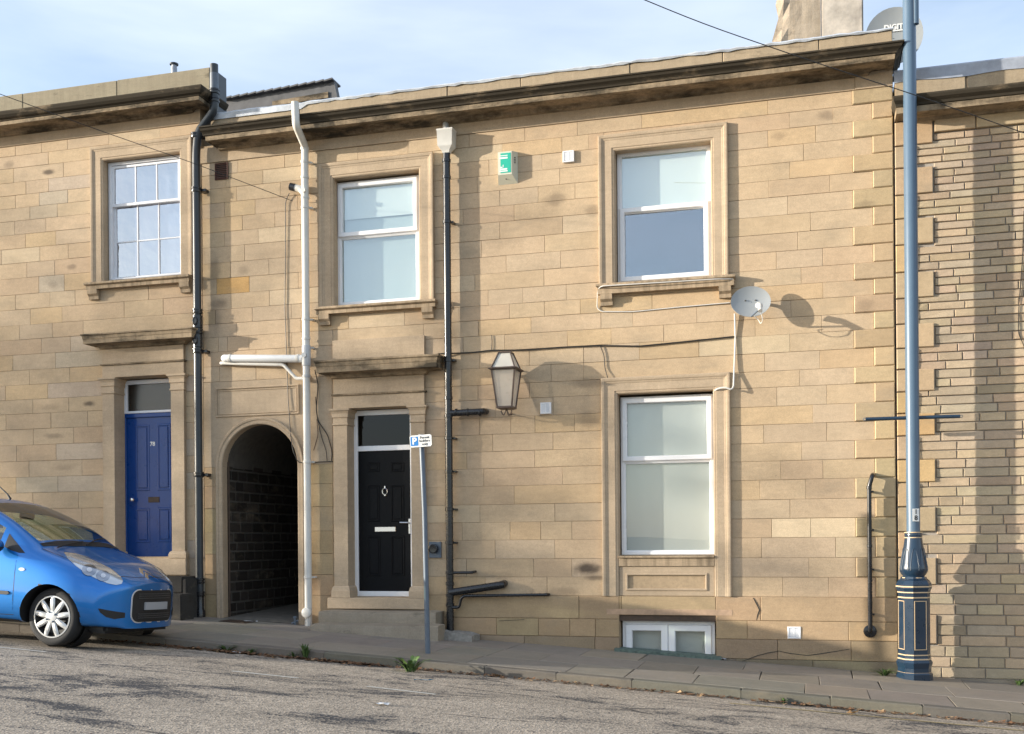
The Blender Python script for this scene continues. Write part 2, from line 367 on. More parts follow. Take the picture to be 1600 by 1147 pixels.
def asphalt():
    m, t, p = mat('worn_asphalt'); lk = t.links.new; g = N('ShaderNodeNewGeometry', t)
    p.inputs['Roughness'].default_value = .85; p.inputs['Specular IOR Level'].default_value = .35
    def nz(scale, det, rough, st=None, dist=0):
        n = N('ShaderNodeTexNoise', t); n.inputs['Scale'].default_value = scale; n.inputs['Detail'].default_value = det; n.inputs['Roughness'].default_value = rough; n.inputs['Distortion'].default_value = dist
        v = g.outputs['Position']
        if st:
            q = N('ShaderNodeMapping', t); q.inputs['Scale'].default_value = st; q.inputs['Rotation'].default_value = (0,0,R(2)); lk(v, q.inputs['Vector']); v = q.outputs[0]
        lk(v, n.inputs['Vector']); return n.outputs['Fac']
    vo = N('ShaderNodeTexVoronoi', t); vo.inputs['Scale'].default_value = 58; lk(g.outputs['Position'], vo.inputs['Vector'])
    cr_ = N('ShaderNodeValToRGB', t); e = cr_.color_ramp.elements; e[0].position = 0; e[0].color = (.11,.10,.09,1); e[1].position = 1; e[1].color = (.58,.485,.38,1)
    e2 = cr_.color_ramp.elements.new(.45); e2.color = (.335,.285,.225,1)
    lk(vo.outputs['Color'], cr_.inputs[0])
    # dark bitumen where the dressing has worn off, in streaks along the road
    w = N('ShaderNodeMapRange', t); w.inputs['From Min'].default_value = .635; w.inputs['From Max'].default_value = .66
    gad = N('ShaderNodeMath', t, operation='MULTIPLY_ADD'); gad.inputs[1].default_value = .16; lk(vo.outputs['Color'], gad.inputs[0]); lk(nz(.85, 10, .74, (.75,1.6,1), .6), gad.inputs[2]); lk(gad.outputs[0], w.inputs['Value'])
    mx1 = N('ShaderNodeMix', t, data_type='RGBA'); mx1.inputs['B'].default_value = (.060,.058,.060,1); lk(w.outputs[0], mx1.inputs['Factor']); lk(cr_.outputs[0], mx1.inputs['A'])
    # cracks
    vc = N('ShaderNodeTexVoronoi', t, feature='DISTANCE_TO_EDGE'); vc.inputs['Scale'].default_value = .55
    q = N('ShaderNodeMapping', t); q.inputs['Scale'].default_value = (.5,1.5,1)
    wob = N('ShaderNodeMix', t, data_type='VECTOR'); wob.inputs['Factor'].default_value = .12
    nn = N('ShaderNodeTexNoise', t); nn.inputs['Scale'].default_value = 2.5; nn.inputs['Detail'].default_value = 6; lk(g.outputs['Position'], nn.inputs['Vector']); lk(g.outputs['Position'], wob.inputs['A']); lk(nn.outputs['Color'], wob.inputs['B'])
    lk(wob.outputs['Result'], q.inputs['Vector']); lk(q.outputs[0], vc.inputs['Vector'])
    cw = N('ShaderNodeMapRange', t); cw.inputs['From Min'].default_value = .005; cw.inputs['From Max'].default_value = .016; cw.inputs['To Min'].default_value = .85; cw.inputs['To Max'].default_value = 0; lk(vc.outputs['Distance'], cw.inputs['Value'])
    msk = N('ShaderNodeMapRange', t); msk.inputs['From Min'].default_value = .5; msk.inputs['From Max'].default_value = .56; lk(nz(.8, 3, .5), msk.inputs['Value'])
    mm = N('ShaderNodeMath', t, operation='MULTIPLY'); lk(cw.outputs[0], mm.inputs[0]); lk(msk.outputs[0], mm.inputs[1])
    mx2 = N('ShaderNodeMix', t, data_type='RGBA'); mx2.inputs['B'].default_value = (.03,.03,.032,1); lk(mm.outputs[0], mx2.inputs['Factor']); lk(mx1.outputs['Result'], mx2.inputs['A'])
    ov = N('ShaderNodeMapRange', t); ov.inputs['From Min'].default_value = .3; ov.inputs['From Max'].default_value = .7; ov.inputs['To Min'].default_value = .8; ov.inputs['To Max'].default_value = 1.15; lk(nz(1.3, 6, .6, (.4,1.4,1)), ov.inputs['Value'])
    mx3 = N('ShaderNodeMix', t, data_type='RGBA', blend_type='MULTIPLY'); mx3.inputs['Factor'].default_value = 1; lk(mx2.outputs['Result'], mx3.inputs['A']); lk(ov.outputs[0], mx3.inputs['B'])
    lk(mx3.outputs['Result'], p.inputs['Base Color'])
    b = N('ShaderNodeBump', t); b.inputs['Strength'].default_value = .6; b.inputs['Distance'].default_value = .006; lk(vo.outputs['Distance'], b.inputs['Height']); lk(b.outputs[0], p.inputs['Normal'])
    return m
M['road'] = asphalt()
M['paint'] = plain('worn_road_paint', (.50,.48,.43), .8, noise=.35, scale=25)
M['painty'] = plain('worn_yellow_paint', (.34,.27,.14), .8, noise=.4, scale=30)
M['slab'] = stone_mat('yorkstone_slab', True, bump=.35, grain=.1)
M['slabbed'] = plain('pavement_bed', (.07,.062,.05), .95, noise=.4, scale=12)
M['kerb'] = stone_mat('kerb_stone', True, bump=.5, grain=.1)
M['soil'] = plain('far_ground', (.10,.095,.07), .95, noise=.3, scale=.4)
M['moss'] = plain('kerb_moss', (.05,.06,.02), .95, noise=.6, scale=40)
M['grassg'] = plain('weed_green', (.06,.11,.025), .6, noise=.3, scale=30)
M['leafb'] = plain('dead_leaf_brown', (.17,.085,.04), .8, noise=.5, scale=40)
M['leafy'] = plain('dead_leaf_tan', (.36,.23,.12), .8, noise=.4, scale=40)

def sheet(name, x0, x1, ys, zf, m, nx=2, kind='structure'):
    b = MB(); xs = [x0+(x1-x0)*i/nx for i in range(nx+1)]
    for x in xs:
        for y in ys: b.v.append((x, y, zf(x, y)))
    n = len(ys)
    for i in range(nx):
        for j in range(n-1): b.f.append((i*n+j, (i+1)*n+j, (i+1)*n+j+1, i*n+j+1))
    return tag(b.build(name, m, fix=False), kind=kind)
OPP = -10.6                                         # far kerb, behind which the photographer stands
road = sheet('road', -60, 60, [OPP+i*(KERB_Y+.12-OPP)/14 for i in range(15)], lambda x, y: rz(x, max(min(y, KERB_Y), OPP)), M['road'], nx=4)
ground = sheet('ground', -400, 400, [-400, -60, -20, 0, 60, 400], lambda x, y: -.9+SL*max(-60, min(60, x)), M['soil'], nx=40)
def opp_f(x, y): return rz(x, OPP)+.11
b = MB(); 
for x in (-60, 60):
    for (y, dz) in [(OPP+.02, -.3), (OPP+.02, 0), (-13.2-2, 0.03), (-13.2-2, -.4)]: b.v.append((x, y, opp_f(x, y)+dz))
b.f = [(i, i+1, i+5, i+4) for i in range(3)]
tag(b.build('far_pavement', M['slabbed']), kind='structure')

# near pavement: bed, kerb stones and flags
pav = thing('pavement', None, None, (0, -1.2, pz(0)), kind='structure')
b = MB()
for x in (-40, 40):
    for (y, dz) in [(KERB_Y+.01, -.3), (KERB_Y+.01, -.022), (.35, -.022), (.35, -.4)]: b.v.append((x, y, pz(x)+dz))
b.f = [(i, i+1, i+5, i+4) for i in range(3)]
b.build('pavement_bed', M['slabbed'], pav)
def slab_box(x0, x1, y0, y1, zf, th, gap, c, name, m, parent, colr, skew=0):
    # follows the slope: corners take their own height
    xs = (x0+gap, x1-gap); ys = (y0+gap, y1-gap); jz = [random.uniform(-.002, .002) for _ in range(4)]
    q = [(xs[0],ys[0]),(xs[1],ys[0]),(xs[1],ys[1]),(xs[0],ys[1])]
    q = [(x + skew*(y-y0), y) for x, y in q]
    cxm = sum(x for x, _ in q)/4; cym = sum(y for _, y in q)/4; o = (cxm, cym, zf(cxm, cym))
    def ins(x, y): return (x + (c if x < cxm else -c), y + (c if y < cym else -c))
    v = [(x, y, zf(x, y)-th) for x, y in q]+[(x, y, zf(x, y)-c*.8+jz[i]) for i, (x, y) in enumerate(q)]+[(*ins(x, y), zf(x, y)+jz[i]) for i, (x, y) in enumerate(q)]
    fs = [(0,3,2,1)]+[(i, (i+1)%4, 4+(i+1)%4, 4+i) for i in range(4)]+[(4+i, 4+(i+1)%4, 8+(i+1)%4, 8+i) for i in range(4)]+[(8,9,10,11)]
    mb = MB(); mb.add(v, fs); return mb.build(name, m, parent, origin=o, color=colr)
def jitter(c, v=.08, h=.03):
    k = 1+random.uniform(-v, v); return tuple(max(0, x*k*(1+random.uniform(-h, h))) for x in c)
def slabcol():
    return jitter(random.choice([(.25,.22,.18),(.24,.212,.177),(.265,.23,.185),(.23,.207,.177)]), .08)
rows = [(-2.52+.17, -1.62), (-1.62, -.86), (-.86, -.02)]
def in_step(x0, x1, y0, y1): return False
for k, (y0, y1) in enumerate(rows):
    x = -13.2 + k*.31
    while x < 5.2:
        w = random.choice([.62,.78,.95,1.1,.7])
        if k == 2: w = random.choice([.7,.9,1.2])
        slab_box(x, x+w, y0, y1, pave_f, .03, .0035, .005, 'paving_slab', M['slab'], pav, slabcol(), skew=random.uniform(-.02,.02))
        x += w
x = -13.3
kw = []
while x < 5.3:
    w = random.uniform(.75, 1.15)
    o = slab_box(x, x+w, KERB_Y, KERB_Y+.165, pave_f, .26, .003, .012, 'kerb_stone', M['kerb'], pav, jitter((.155,.14,.115), .12))
    x += w
# painted lines on the road
def road_strip(name, p0, p1, w, m, label, cat, group=None):
    a = gp(*p0, road_f); c = gp(*p1, road_f); n = 8; mb = MB()
    for i in range(n+1):
        t = i/n; xx = a[0]+(c[0]-a[0])*t; yy = a[1]+(c[1]-a[1])*t
        for s in (-1, 1): mb.v.append((xx, yy+s*w/2, rz(xx, yy+s*w/2)+.004))
    for i in range(n): mb.f.append((2*i, 2*i+2, 2*i+3, 2*i+1))
    return tag(mb.build(name, m, fix=False), label, cat, group)
road_strip('bay_line', (362,1049), (466,1060), .06, M['paint'], 'faded white parking bay dash on the road nearest the blue car', 'road marking', 'parking bay dashes')
road_strip('bay_line', (573,1073), (681,1085.5), .06, M['paint'], 'faded white parking bay dash on the road in front of the sign post', 'road marking', 'parking bay dashes')
road_strip('bay_line', (-20,1010), (72,1019), .06, M['paint'], 'faded white parking bay dash on the road below the car wheel', 'road marking', 'parking bay dashes')
road_strip('yellow_line', (1140,1099), (1640,1146), .06, M['painty'], 'worn yellow line along the gutter below the lamp post', 'road marking')

# ------------------------------------------------------------------ stone walls
def rect_sub(rs, hole):
    out = []
    hx0, hx1, hz0, hz1 = hole
    for (x0, x1, z0, z1) in rs:
        if hx1 <= x0 or hx0 >= x1 or hz1 <= z0 or hz0 >= z1: out.append((x0,x1,z0,z1)); continue
        if hx0 > x0: out.append((x0, hx0, z0, z1))
        if hx1 < x1: out.append((hx1, x1, z0, z1))
        a, c = max(x0, hx0), min(x1, hx1)
        if hz0 > z0: out.append((a, c, z0, hz0))
        if hz1 < z1: out.append((a, c, hz1, z1))
    return out
def stone(parent, x0, x1, z0, z1, colr, name='stone', gap=.0019, y=0., depth=.03, c=.0024, m=None, rough=0., zt=None):
    """one block: chamfered front, a touch out of true; zt = (dz left, dz right) tilts the bed"""
    if x1-x0 < .02 or z1-z0 < .02: return None
    gr_ = lambda: gap*random.choice((.35,.7,1,1.3)) if gap < .004 else gap
    x0 += gr_(); x1 -= gr_(); z0 += gr_(); z1 -= gr_()
    yf = [y+random.uniform(-.0015, .0015)-rough*random.random() for _ in range(4)]
    q = [(x0,z0),(x1,z0),(x1,z1),(x0,z1)]
    if zt: q = [(a, b_+(zt[0] if i in (0, 3) else zt[1])) for i, (a, b_) in enumerate(q)]
    ci = [(a+(c if i in (0,3) else -c), b_+(c if i < 2 else -c)) for i, (a, b_) in enumerate(q)]
    v = [(a, y+depth, b_) for a, b_ in q]+[(a, y+c, b_) for a, b_ in q]+[(a, yf[i], b_) for i, (a, b_) in enumerate(ci)]
    fs = [(i, (i+1)%4, 4+(i+1)%4, 4+i) for i in range(4)]+[(4+i, 4+(i+1)%4, 8+(i+1)%4, 8+i) for i in range(4)]+[(8,9,10,11)]
    mb = MB(); mb.add(v, fs)
    return mb.build(name, m or M['stone'], parent, origin=((x0+x1)/2, y, (z0+z1)/2), color=colr)
def scol():
    base = random.choices([(.485,.365,.238),(.478,.363,.243),(.468,.36,.247),(.495,.363,.222),(.47,.348,.23),(.505,.398,.27)], [5,5,3,2,3,1])[0]
    return jitter(base, .024, .007)
def cells(holes, x0, x1, z0, z1, y0, y1, mb=None):
    """solid wall as boxes around rectangular holes"""
    mb = mb or MB(); rs = [(x0,x1,z0,z1)]
    for h in holes: rs = rect_sub(rs, h)
    for a in rs: mb.box(a[0], a[1], y0, y1, a[2], a[3])
    return mb

house = thing('terraced_house', 'two-storey sandstone terraced house with black front door and arched passage', 'house', (-3.6, 0, pz(-3.6)))
XL, XR = wx(318, 600), .945                    # party line on the left, corner on the right
ZC = [7.0,6.829,6.638,6.436,6.232,6.03,5.825,5.603,5.385,5.167,4.955,4.757,4.57,4.367,4.165,3.95,3.73,3.535,3.305,3.085,2.864,2.645,2.417,2.179,1.95,1.719,1.477,1.243,1.005]
SLOPE_F = [ (0 if i < 2 else .015) for i in range(29)]
J = {0:[371.5,444.7,559,637.5,733,820,902,1003,1200],1:[353,410.7,785,878,920,1233.6,1301],2:[369.7,437.8,764,847,1200,1274.8],3:[351,398.5,465,745.6,874.8,1255.5],
 4:[378.5,429.4,781,841,898.6,1233.6],5:[351,403.4,470,723.6,803.4,1201,1296.7],6:[382,781,879,1231],7:[360,420,752,851,1266.5],8:[338.4,389.3,466,791,876,1246.5],9:[361,421,742,850,1213,1285.5],
 10:[336.6,394,455,585,662,762.6,817,884.6,968.8,1051,1252],11:[369.7,470,545,632,717,796,850.5,906.6,1019,1286],12:[341,355.4,389,456,520,662,747.4,830,939,989,1089,1236],
 13:[400,460,723.6,788.6,886.6,955,1037,1131,1180,1283.8],14:[343,400,749,827,912,999,1092,1234.5],15:[721.7,773,861,912,1194.7,1281],16:[747,827,1249.6],17:[774,864,1214,1292],18:[749,798,836,898,1270],
 19:[770,864,1193.5,1292],20:[729.5,835.5,1253],21:[756,879,1220,1286],22:[803.5,1187.4,1259],23:[750,867,1234.5],24:[722,797,845,893.6,1205.7,1266.7],25:[773.6,867,1189.8,1305.8],26:[729,834,893.6,1264],27:[758,854.8,1223,1294.8]}
# openings: (x0, x1, z0, z1) of the clear hole, and what the trim hides
def hole(l, r, b_, t_, lx=None): return (wx(l, (b_+t_)/2), wx(r, (b_+t_)/2), wz((l+r)/2, b_), wz((l+r)/2, t_))
H_mid = hole(521.5, 656.5, 476, 271.5)
H_ru = hole(960.5, 1112, 439, 228)
H_rl = hole(965.5, 1116, 868, 612)
H_base = hole(968.5, 1119, 1034, 961.5)
H_door = hole(543, 643, 933, 634)
AX0, AX1 = wx(348, 760), wx(465.8, 760); AZS = wz(407, 728); AXC = (AX0+AX1)/2; AR = (AX1-AX0)/2
SPX1 = wx(519.5, 700); SPZ1 = 3.952           # right and top edge of the smooth stone round the arch
HOLES = [H_mid, H_ru, H_rl, H_base, H_door]
wall_mb = cells(HOLES+[(XL-.01, SPX1, -1, SPZ1)], XL, XR, -.6, 7.25, .014, .34)
wall_mb.build('wall', M['mortar'], house)
def grow(h, l, r, b_, t_): return (h[0]-l, h[1]+r, h[2]-b_, h[3]+t_)
CUT = [grow(H_mid,.16,.12,.02,.15), grow(H_ru,.13,.16,.02,.15), grow(H_rl,.13,.16,.6,.13), grow(H_base,0,0,.6,0), grow(H_door,.16,.14,.3,.62), (XL-.01, SPX1, -1, SPZ1)]
QX = [wx(1335, 600), wx(1366, 600)]            # quoin left ends (long, short)
special = {(8,389.3):(.50,.33,.15), (24,1305):(.55,.44,.30), (19,1193.5):(.50,.345,.155), (9,361):(.30,.235,.155)}
for i in range(28):
    z1, z0 = ZC[i], ZC[i+1]; zm = (z0+z1)/2
    edge = QX[i % 2 == 1]                      # long quoins on even courses
    py_guess = lambda px: 843-(zm-1.7)*125
    xs = [XL] + [wx(p, 843-(zm-1.7)*(p+5360)/6630*130.6) for p in J[i]] + [edge]
    xs = sorted(x for x in xs if x <= edge)
    full = []
    for a, b_ in zip(xs, xs[1:]):
        full.append((a, b_))
    for a, b_ in full:
        rs = [(a, b_, z0, z1)]
        for h in CUT: rs = rect_sub(rs, h)
        c0 = scol()
        if i == 8 and -7.75 < (a+b_)/2 < -7.2: c0 = (.50,.31,.13)
        if i == 24 and a > -.5: c0 = (.58,.46,.31)
        if i == 19 and b_ < -.5 and a > -1.2: c0 = (.50,.34,.15)
        if i in (22,23) and -5.2 < a < -4.7: c0 = (.50,.31,.17)
        for r in rs:
            if (r[1]-r[0]) < .05: continue
            stone(house, *r, c0)
    # quoin block, proud of the face
    qz = (z0, z1)
    stone(house, edge, XR, *qz, jitter((.44,.33,.205), .08), name='quoin', y=-.022, depth=.05, c=.012, rough=.003)
# plinth: three rougher courses stepping down to the pavement
px_rows = [(1.005, .715, [905.6, 972, 1189]), (.715, .49, [776.5, 842, 891, 931, 1168, 1326]), (.49, .25, [820, 930, 1215, 1330]), (.25, -.3, [760, 1150, 1270])]
PX0 = wx(664, 960)
for k, (zt_, zb_, js) in enumerate(px_rows):
    xs = [PX0]+[wx(p, 990) for p in js]+[XR+.01]
    for a, b_ in zip(xs, xs[1:]):
        rs = rect_sub([(a, b_, zb_, zt_)], grow(H_base, 0, 0, .6, 0))
        for r in rs:
            stone(house, *r, jitter((.40,.29,.175) if k < 2 else (.30,.23,.15) if k == 2 else (.2,.165,.12), .08), name='plinth_stone', y=-.022, depth=.055, c=.006, rough=.002)
def crack(pts, r):
    q = MB(); q.tube([(wx(a,b_), -.0235, wz(a,b_)) for a, b_ in pts], r, 4); q.build('crack', M['ink'], house)
M['ink'] = plain('black_ink', (.02,.02,.02), .5)
crack([(1177,934),(1181,941),(1184,947),(1187,953),(1184,960),(1182,969)], [.004,.008,.007,.009,.006,.003])
crack([(1160,1033),(1184,1024),(1200,1020),(1217,1017),(1236,1021),(1262,1024),(1290,1020),(1327,1014)], [.003,.006,.006,.005,.006,.005,.006,.003])
crack([(780,970),(800,969),(820,968)], .004)
# frieze band, cornice, parapet
ZS = 7.165
MB().box(XL-.02, wx(1336,150), -.012, .02, 7.005, ZS+.05, .004).build('frieze_band', M['dressed'], house)
MB().box(wx(1336,150)+.002, XR, -.02, .02, 7.005, ZS+.05, .004).build('frieze_block', M['dressed'], house)
cx0 = XL+.30
MB().hsweep(cx0, XR-.33, [(.0,ZS-.02),(.06,ZS-.01),(.07,ZS+.012),(.10,ZS+.03),(.27,ZS+.03),(.27,ZS+.018),(.33,ZS+.018),(.335,ZS+.075),(.31,ZS+.08)], back=.3, r1=1, r0=.12).build('corona', M['crust2'], house)
MB().hsweep(cx0, XR-.33, [(.30,ZS+.078),(.35,ZS+.082),(.355,ZS+.10),(.37,ZS+.115),(.40,ZS+.135),(.415,ZS+.165),(.43,ZS+.168),(.43,ZS+.185),(.02,ZS+.24)], back=.3, r0=.2).build('cornice_moulding', M['crust'], house)
px_edges = [XL+.16]+[wx(p, 130) for p in (470, 700, 815, 985, 1130, 1280)]+[XR]
for a, b_ in zip(px_edges, px_edges[1:]):
    MB().box(a+.003, b_-.003, -.035+random.uniform(-.004,.004), .3, ZS+.2, 7.655+random.uniform(-.006,.006), .008).build('parapet_block', M['parapet'], house)
# crumpled silver flashing over the parapet
mb = MB(); n = 90; x0f, x1f = XL+.14, XR+.01
for k in range(n+1):
    x = x0f+(x1f-x0f)*k/n; e = random.uniform(0,.018); t_ = 7.662+random.uniform(0,.01); lo = 7.645-.02*random.random() if x > XL+1.6 else 7.58
    mb.v += [(x,-.045-e*.5,lo),(x,-.05-e,t_-.01),(x,-.02,t_+.012+e*.7),(x,.32,t_+.02)]
for k in range(n):
    for i in range(3): mb.f.append((k*4+i,(k+1)*4+i,(k+1)*4+i+1,k*4+i+1))
mb.build('flashing', M['flash'], house, smooth=25, fix=False)
# shell behind the front wall
MB().box(XL+.02, XR-.02, .3, 8.3, 7.1, 7.22).build('roof', M['slate'], house)
sh = MB(); sh.box(XL+.02, XR-.02, 8.1, 8.3, -.8, 7.1); sh.box(XR-.2, XR-.02, .34, 8.1, -.8, 7.1); sh.box(XL+.02, XL+.06, .34, 8.1, 3.6, 7.1)
sh.box(XL+.02, XR-.2, .34, 8.1, 4.0, 4.06)
sh.box(SPX1-.1, SPX1, .34, 8.1, -.8, 4.0)
sh.build('rear_walls', M['room'], house)

# ---- smooth stone round the passage arch
def arch_region(mb, xa, xb, ztop, y0, y1, r, n=28):
    pts = [xa] + [AXC - r*math.cos(math.pi*k/n) for k in range(n+1)] + [xb]
    def low(x):
        d = abs(x-AXC); return AZS if d >= r else AZS+math.sqrt(max(0, r*r-d*d))
    for a, b_ in zip(pts, pts[1:]):
        if b_-a < 1e-5: continue
        za, zb = low(a), low(b_)
        mb.add([(a,y0,za),(b_,y0,zb),(b_,y0,ztop),(a,y0,ztop),(a,y1,za),(b_,y1,zb),(b_,y1,ztop),(a,y1,ztop)],[(0,1,2,3),(7,6,5,4),(0,4,5,1),(3,2,6,7)])
    return mb
arch_region(MB(), XL, SPX1, SPZ1-.003, -.002, .125, AR).build('spandrel', M['dressed'], house)
# archivolt moulding
mb = MB(); n = 36
prof = [(0,.05),(0,-.012),(.012,-.02),(.055,-.02),(.06,-.03),(.085,-.034),(.095,-.026),(.095,.01)]
zb_j = pz(-7.5)
path = [(AX0, None, math.pi)]
rows_ = []
for o, y in prof:
    line = [(AX0-o, y, -.1+zb_j)] + [(AXC-(AR+o)*math.cos(math.pi*k/n), y, AZS+(AR+o)*math.sin(math.pi*k/n)) for k in range(n+1)] + [(AX1+o, y, zb_j-.1)]
    rows_.append(line)
m_ = len(rows_[0])
for r_ in rows_: mb.v += r_
for k in range(len(prof)-1):
    for i in range(m_-1): mb.f.append((k*m_+i, k*m_+i+1, (k+1)*m_+i+1, (k+1)*m_+i))
mb.build('archivolt', M['dressed'], house, smooth=30)
# jamb blocks either side of the passage
jz = [AZS, 2.50, 2.19, 1.86, 1.555, 1.27, .99, .2]
for a, b_ in zip(jz, jz[1:]):
    stone(house, XL, AX0-.09, b_, a, jitter((.40,.295,.175), .06), name='jamb_stone', depth=.1, c=.003)
    stone(house, AX1+.09, SPX1, b_, a, jitter((.42,.305,.18), .06), name='jamb_stone', depth=.1, c=.003)
MB().box(XL, AX0-.001, .02, .122, -.1, AZS).box(AX1+.001, SPX1, .02, .122, -.1, AZS).build('jamb_core', M['dressed'], house)
# sunk name panel over the arch
pnl = (wx(337.5,625), wx(468,625), wz(400,650), wz(400,604))
MB().frame(*pnl, .022, -.022, .0, .008).frame(pnl[0]+.035, pnl[1]-.035, pnl[2]+.035, pnl[3]-.035, .014, -.012, .0, .004).build('panel_moulding', M['dressed'], house)

# ---- passage: dark walls, bricks on the side the light reaches
pas = sub('passage', house, (AXC, 1, pz(AXC)))
PD = 7.5
pw = MB()
pw.box(AX0-.25, AX0-.012, .125, PD, -.1, AZS+.1).box(AX1+.012, AX1+.2, .125, PD, -.1, AZS+.1).box(AX0-.2, AX1+.2, PD, PD+.1, -.1, AZS+AR+.2)
pw.build('passage_wall', M['tmortar'], pas)
mb = MB(); n = 16
for y in (.118, PD):
    for k in range(n+1): mb.v.append((AXC-(AR+.002)*math.cos(math.pi*k/n), y, AZS+(AR+.002)*math.sin(math.pi*k/n)))
for k in range(n): mb.f.append((k, k+1, n+2+k, n+1+k))
mb.build('vault', M['tmortar'], pas, smooth=True)
z = pz(AXC)-.05; r_i = 0
while z < AZS+.02:
    h = random.choice([.125,.14,.15]); y = .14 - random.uniform(0,.15)
    while y < 3.4:
        w = random.uniform(.17, .34)
        ya, yb = max(y, .137), y+w
        if yb > ya+.03:
            g_ = .007
            q = MB(); fx = AX0-.001+random.uniform(-.004,.004)
            q.add([(AX0-.03,ya+g_,z+g_),(AX0-.03,yb-g_,z+g_),(AX0-.03,yb-g_,z+h-g_),(AX0-.03,ya+g_,z+h-g_),(fx,ya+g_+.01,z+g_+.01),(fx,yb-g_-.01,z+g_+.01),(fx,yb-g_-.01,z+h-g_-.01),(fx,ya+g_+.01,z+h-g_-.01)],
                  [(0,1,5,4),(1,2,6,5),(2,3,7,6),(3,0,4,7),(4,5,6,7)])
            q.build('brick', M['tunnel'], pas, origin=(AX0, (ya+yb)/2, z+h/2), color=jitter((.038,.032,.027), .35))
        y = yb
    z += h
MB().add([(AX0-.02,-.03,pz(AX0)+.004),(AX1+.02,-.03,pz(AX1)+.004),(AX1+.02,PD,pz(AX1)+.25),(AX0-.02,PD,pz(AX0)+.25)],[(0,1,2,3)]).build('passage_floor', plain('passage_floor_concrete', (.16,.145,.12), .9, noise=.3, scale=9), pas, fix=False)
MB().tube([(AX0+.012,.14,pz(AX0)),(AX0+.012,.14,AZS+.1)], .014, 6).build('gate_post', M['rust'], pas)

# ---- windows
ARCHP = [(-.004,.16),(-.004,-.012),(.008,-.022),(.028,-.022),(.032,-.030),(.125,-.030),(.13,-.034),(.15,-.038),(.158,-.046),(.182,-.050),(.196,-.048),(.2,-.04),(.2,.01)]
def architrave(win, h, zb, w=.2, wr=None):
    k = w/.2
    MB().usweep(h[0], h[1], zb, h[3], [(o*k, y) for o, y in ARCHP]).build('architrave', M['dressed'], win)
def sill(win, x0, x1, zt, drop, dz=0., brackets=(), proj=.12):
    MB().hsweep(x0+.04, x1-.04, [(.03,zt-drop),(proj-.035,zt-drop),(proj-.035,zt-.05),(proj-.015,zt-.045),(proj,zt-.035),(proj,zt-.012),(proj-.03,zt)], back=.17, r0=.4, r1=.4).build('sill', M['sillstone'], win)
    for bx0, bx1 in brackets:
        MB().prism([(-.02,zt-drop-.14),(.04,zt-drop-.14),(.05,zt-drop-.09),(.09,zt-drop-.06),(.095,zt-drop+.01),(-.02,zt-drop+.01)], 0, 1) 
        pr = [(0,zt-drop-.14),(.045,zt-drop-.14),(.05,zt-drop-.095),(.085,zt-drop-.065),(.092,zt-drop-.003),(0,zt-drop-.003)]
        q = MB(); n = len(pr)
        q.v = [(bx0,-a+.0,c_) for a, c_ in pr]+[(bx1,-a,c_) for a, c_ in pr]
        q.f = [tuple(range(n)), tuple(range(2*n-1,n-1,-1))]+[(i,(i+1)%n,n+(i+1)%n,n+i) for i in range(n)]
        q.build('bracket', M['sillstone'], win)
def upvc_window(win, x0, x1, z0, z1, zm, Y, style, gl=('glass','glass')):
    """style 'top': opening light above (frame proud), fixed below; 'bottom': sash below proud"""
    f = .045
    MB().frame(x0, x1, z0, z1, f, Y, Y+.07, .006).box(x0+f, x1-f, Y+.005, Y+.065, zm-.03, zm+.03, .004).build('frame', M['upvc'], win)
    up = (x0+f, x1-f, zm+.03, z1-f); lo = (x0+f, x1-f, z0+f, zm-.03)
    g = .022
    if style == 'top':
        s = (x0+.02, x1-.02, zm-.012, z1-.02); MB().frame(*s, .062, Y-.022, Y+.04, .008).build('casement', M['upvc'], win); pu = (s[0]+.06, s[1]-.06, s[2]+.06, s[3]-.06); pl = lo
        MB().frame(lo[0]-.004, lo[1]+.004, lo[2]-.004, lo[3]+.004, .018, Y+.012, Y+.05, .006).build('glazing_bead', M['upvc'], win)
    else:
        s = (x0+.03, x1-.03, z0+.012, zm+.045); MB().frame(*s, .062, Y-.022, Y+.04, .008).build('casement', M['upvc'], win); pl = (s[0]+.06, s[1]-.06, s[2]+.06, s[3]-.06); pu = up
        MB().frame(up[0]-.004, up[1]+.004, up[2]-.004, up[3]+.004, .018, Y+.012, Y+.05, .006).build('glazing_bead', M['upvc'], win)
    for k, p_ in enumerate((pu, pl)):
        MB().box(p_[0]-.005, p_[1]+.005, Y+.028, Y+.034, p_[2]-.005, p_[3]+.005).build('pane', M[gl[k]], win)
    return pu, pl
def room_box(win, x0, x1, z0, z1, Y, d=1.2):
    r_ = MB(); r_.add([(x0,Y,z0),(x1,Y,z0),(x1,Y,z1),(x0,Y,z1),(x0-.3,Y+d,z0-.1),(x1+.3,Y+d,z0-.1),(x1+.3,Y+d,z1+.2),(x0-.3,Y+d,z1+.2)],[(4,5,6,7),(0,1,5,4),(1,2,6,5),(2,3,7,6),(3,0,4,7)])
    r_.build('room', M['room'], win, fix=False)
YF = .12
def fr(l, r, t_, b_): return (wx(l,(t_+b_)/2,YF), wx(r,(t_+b_)/2,YF), wz((l+r)/2,b_,YF), wz((l+r)/2,t_,YF))
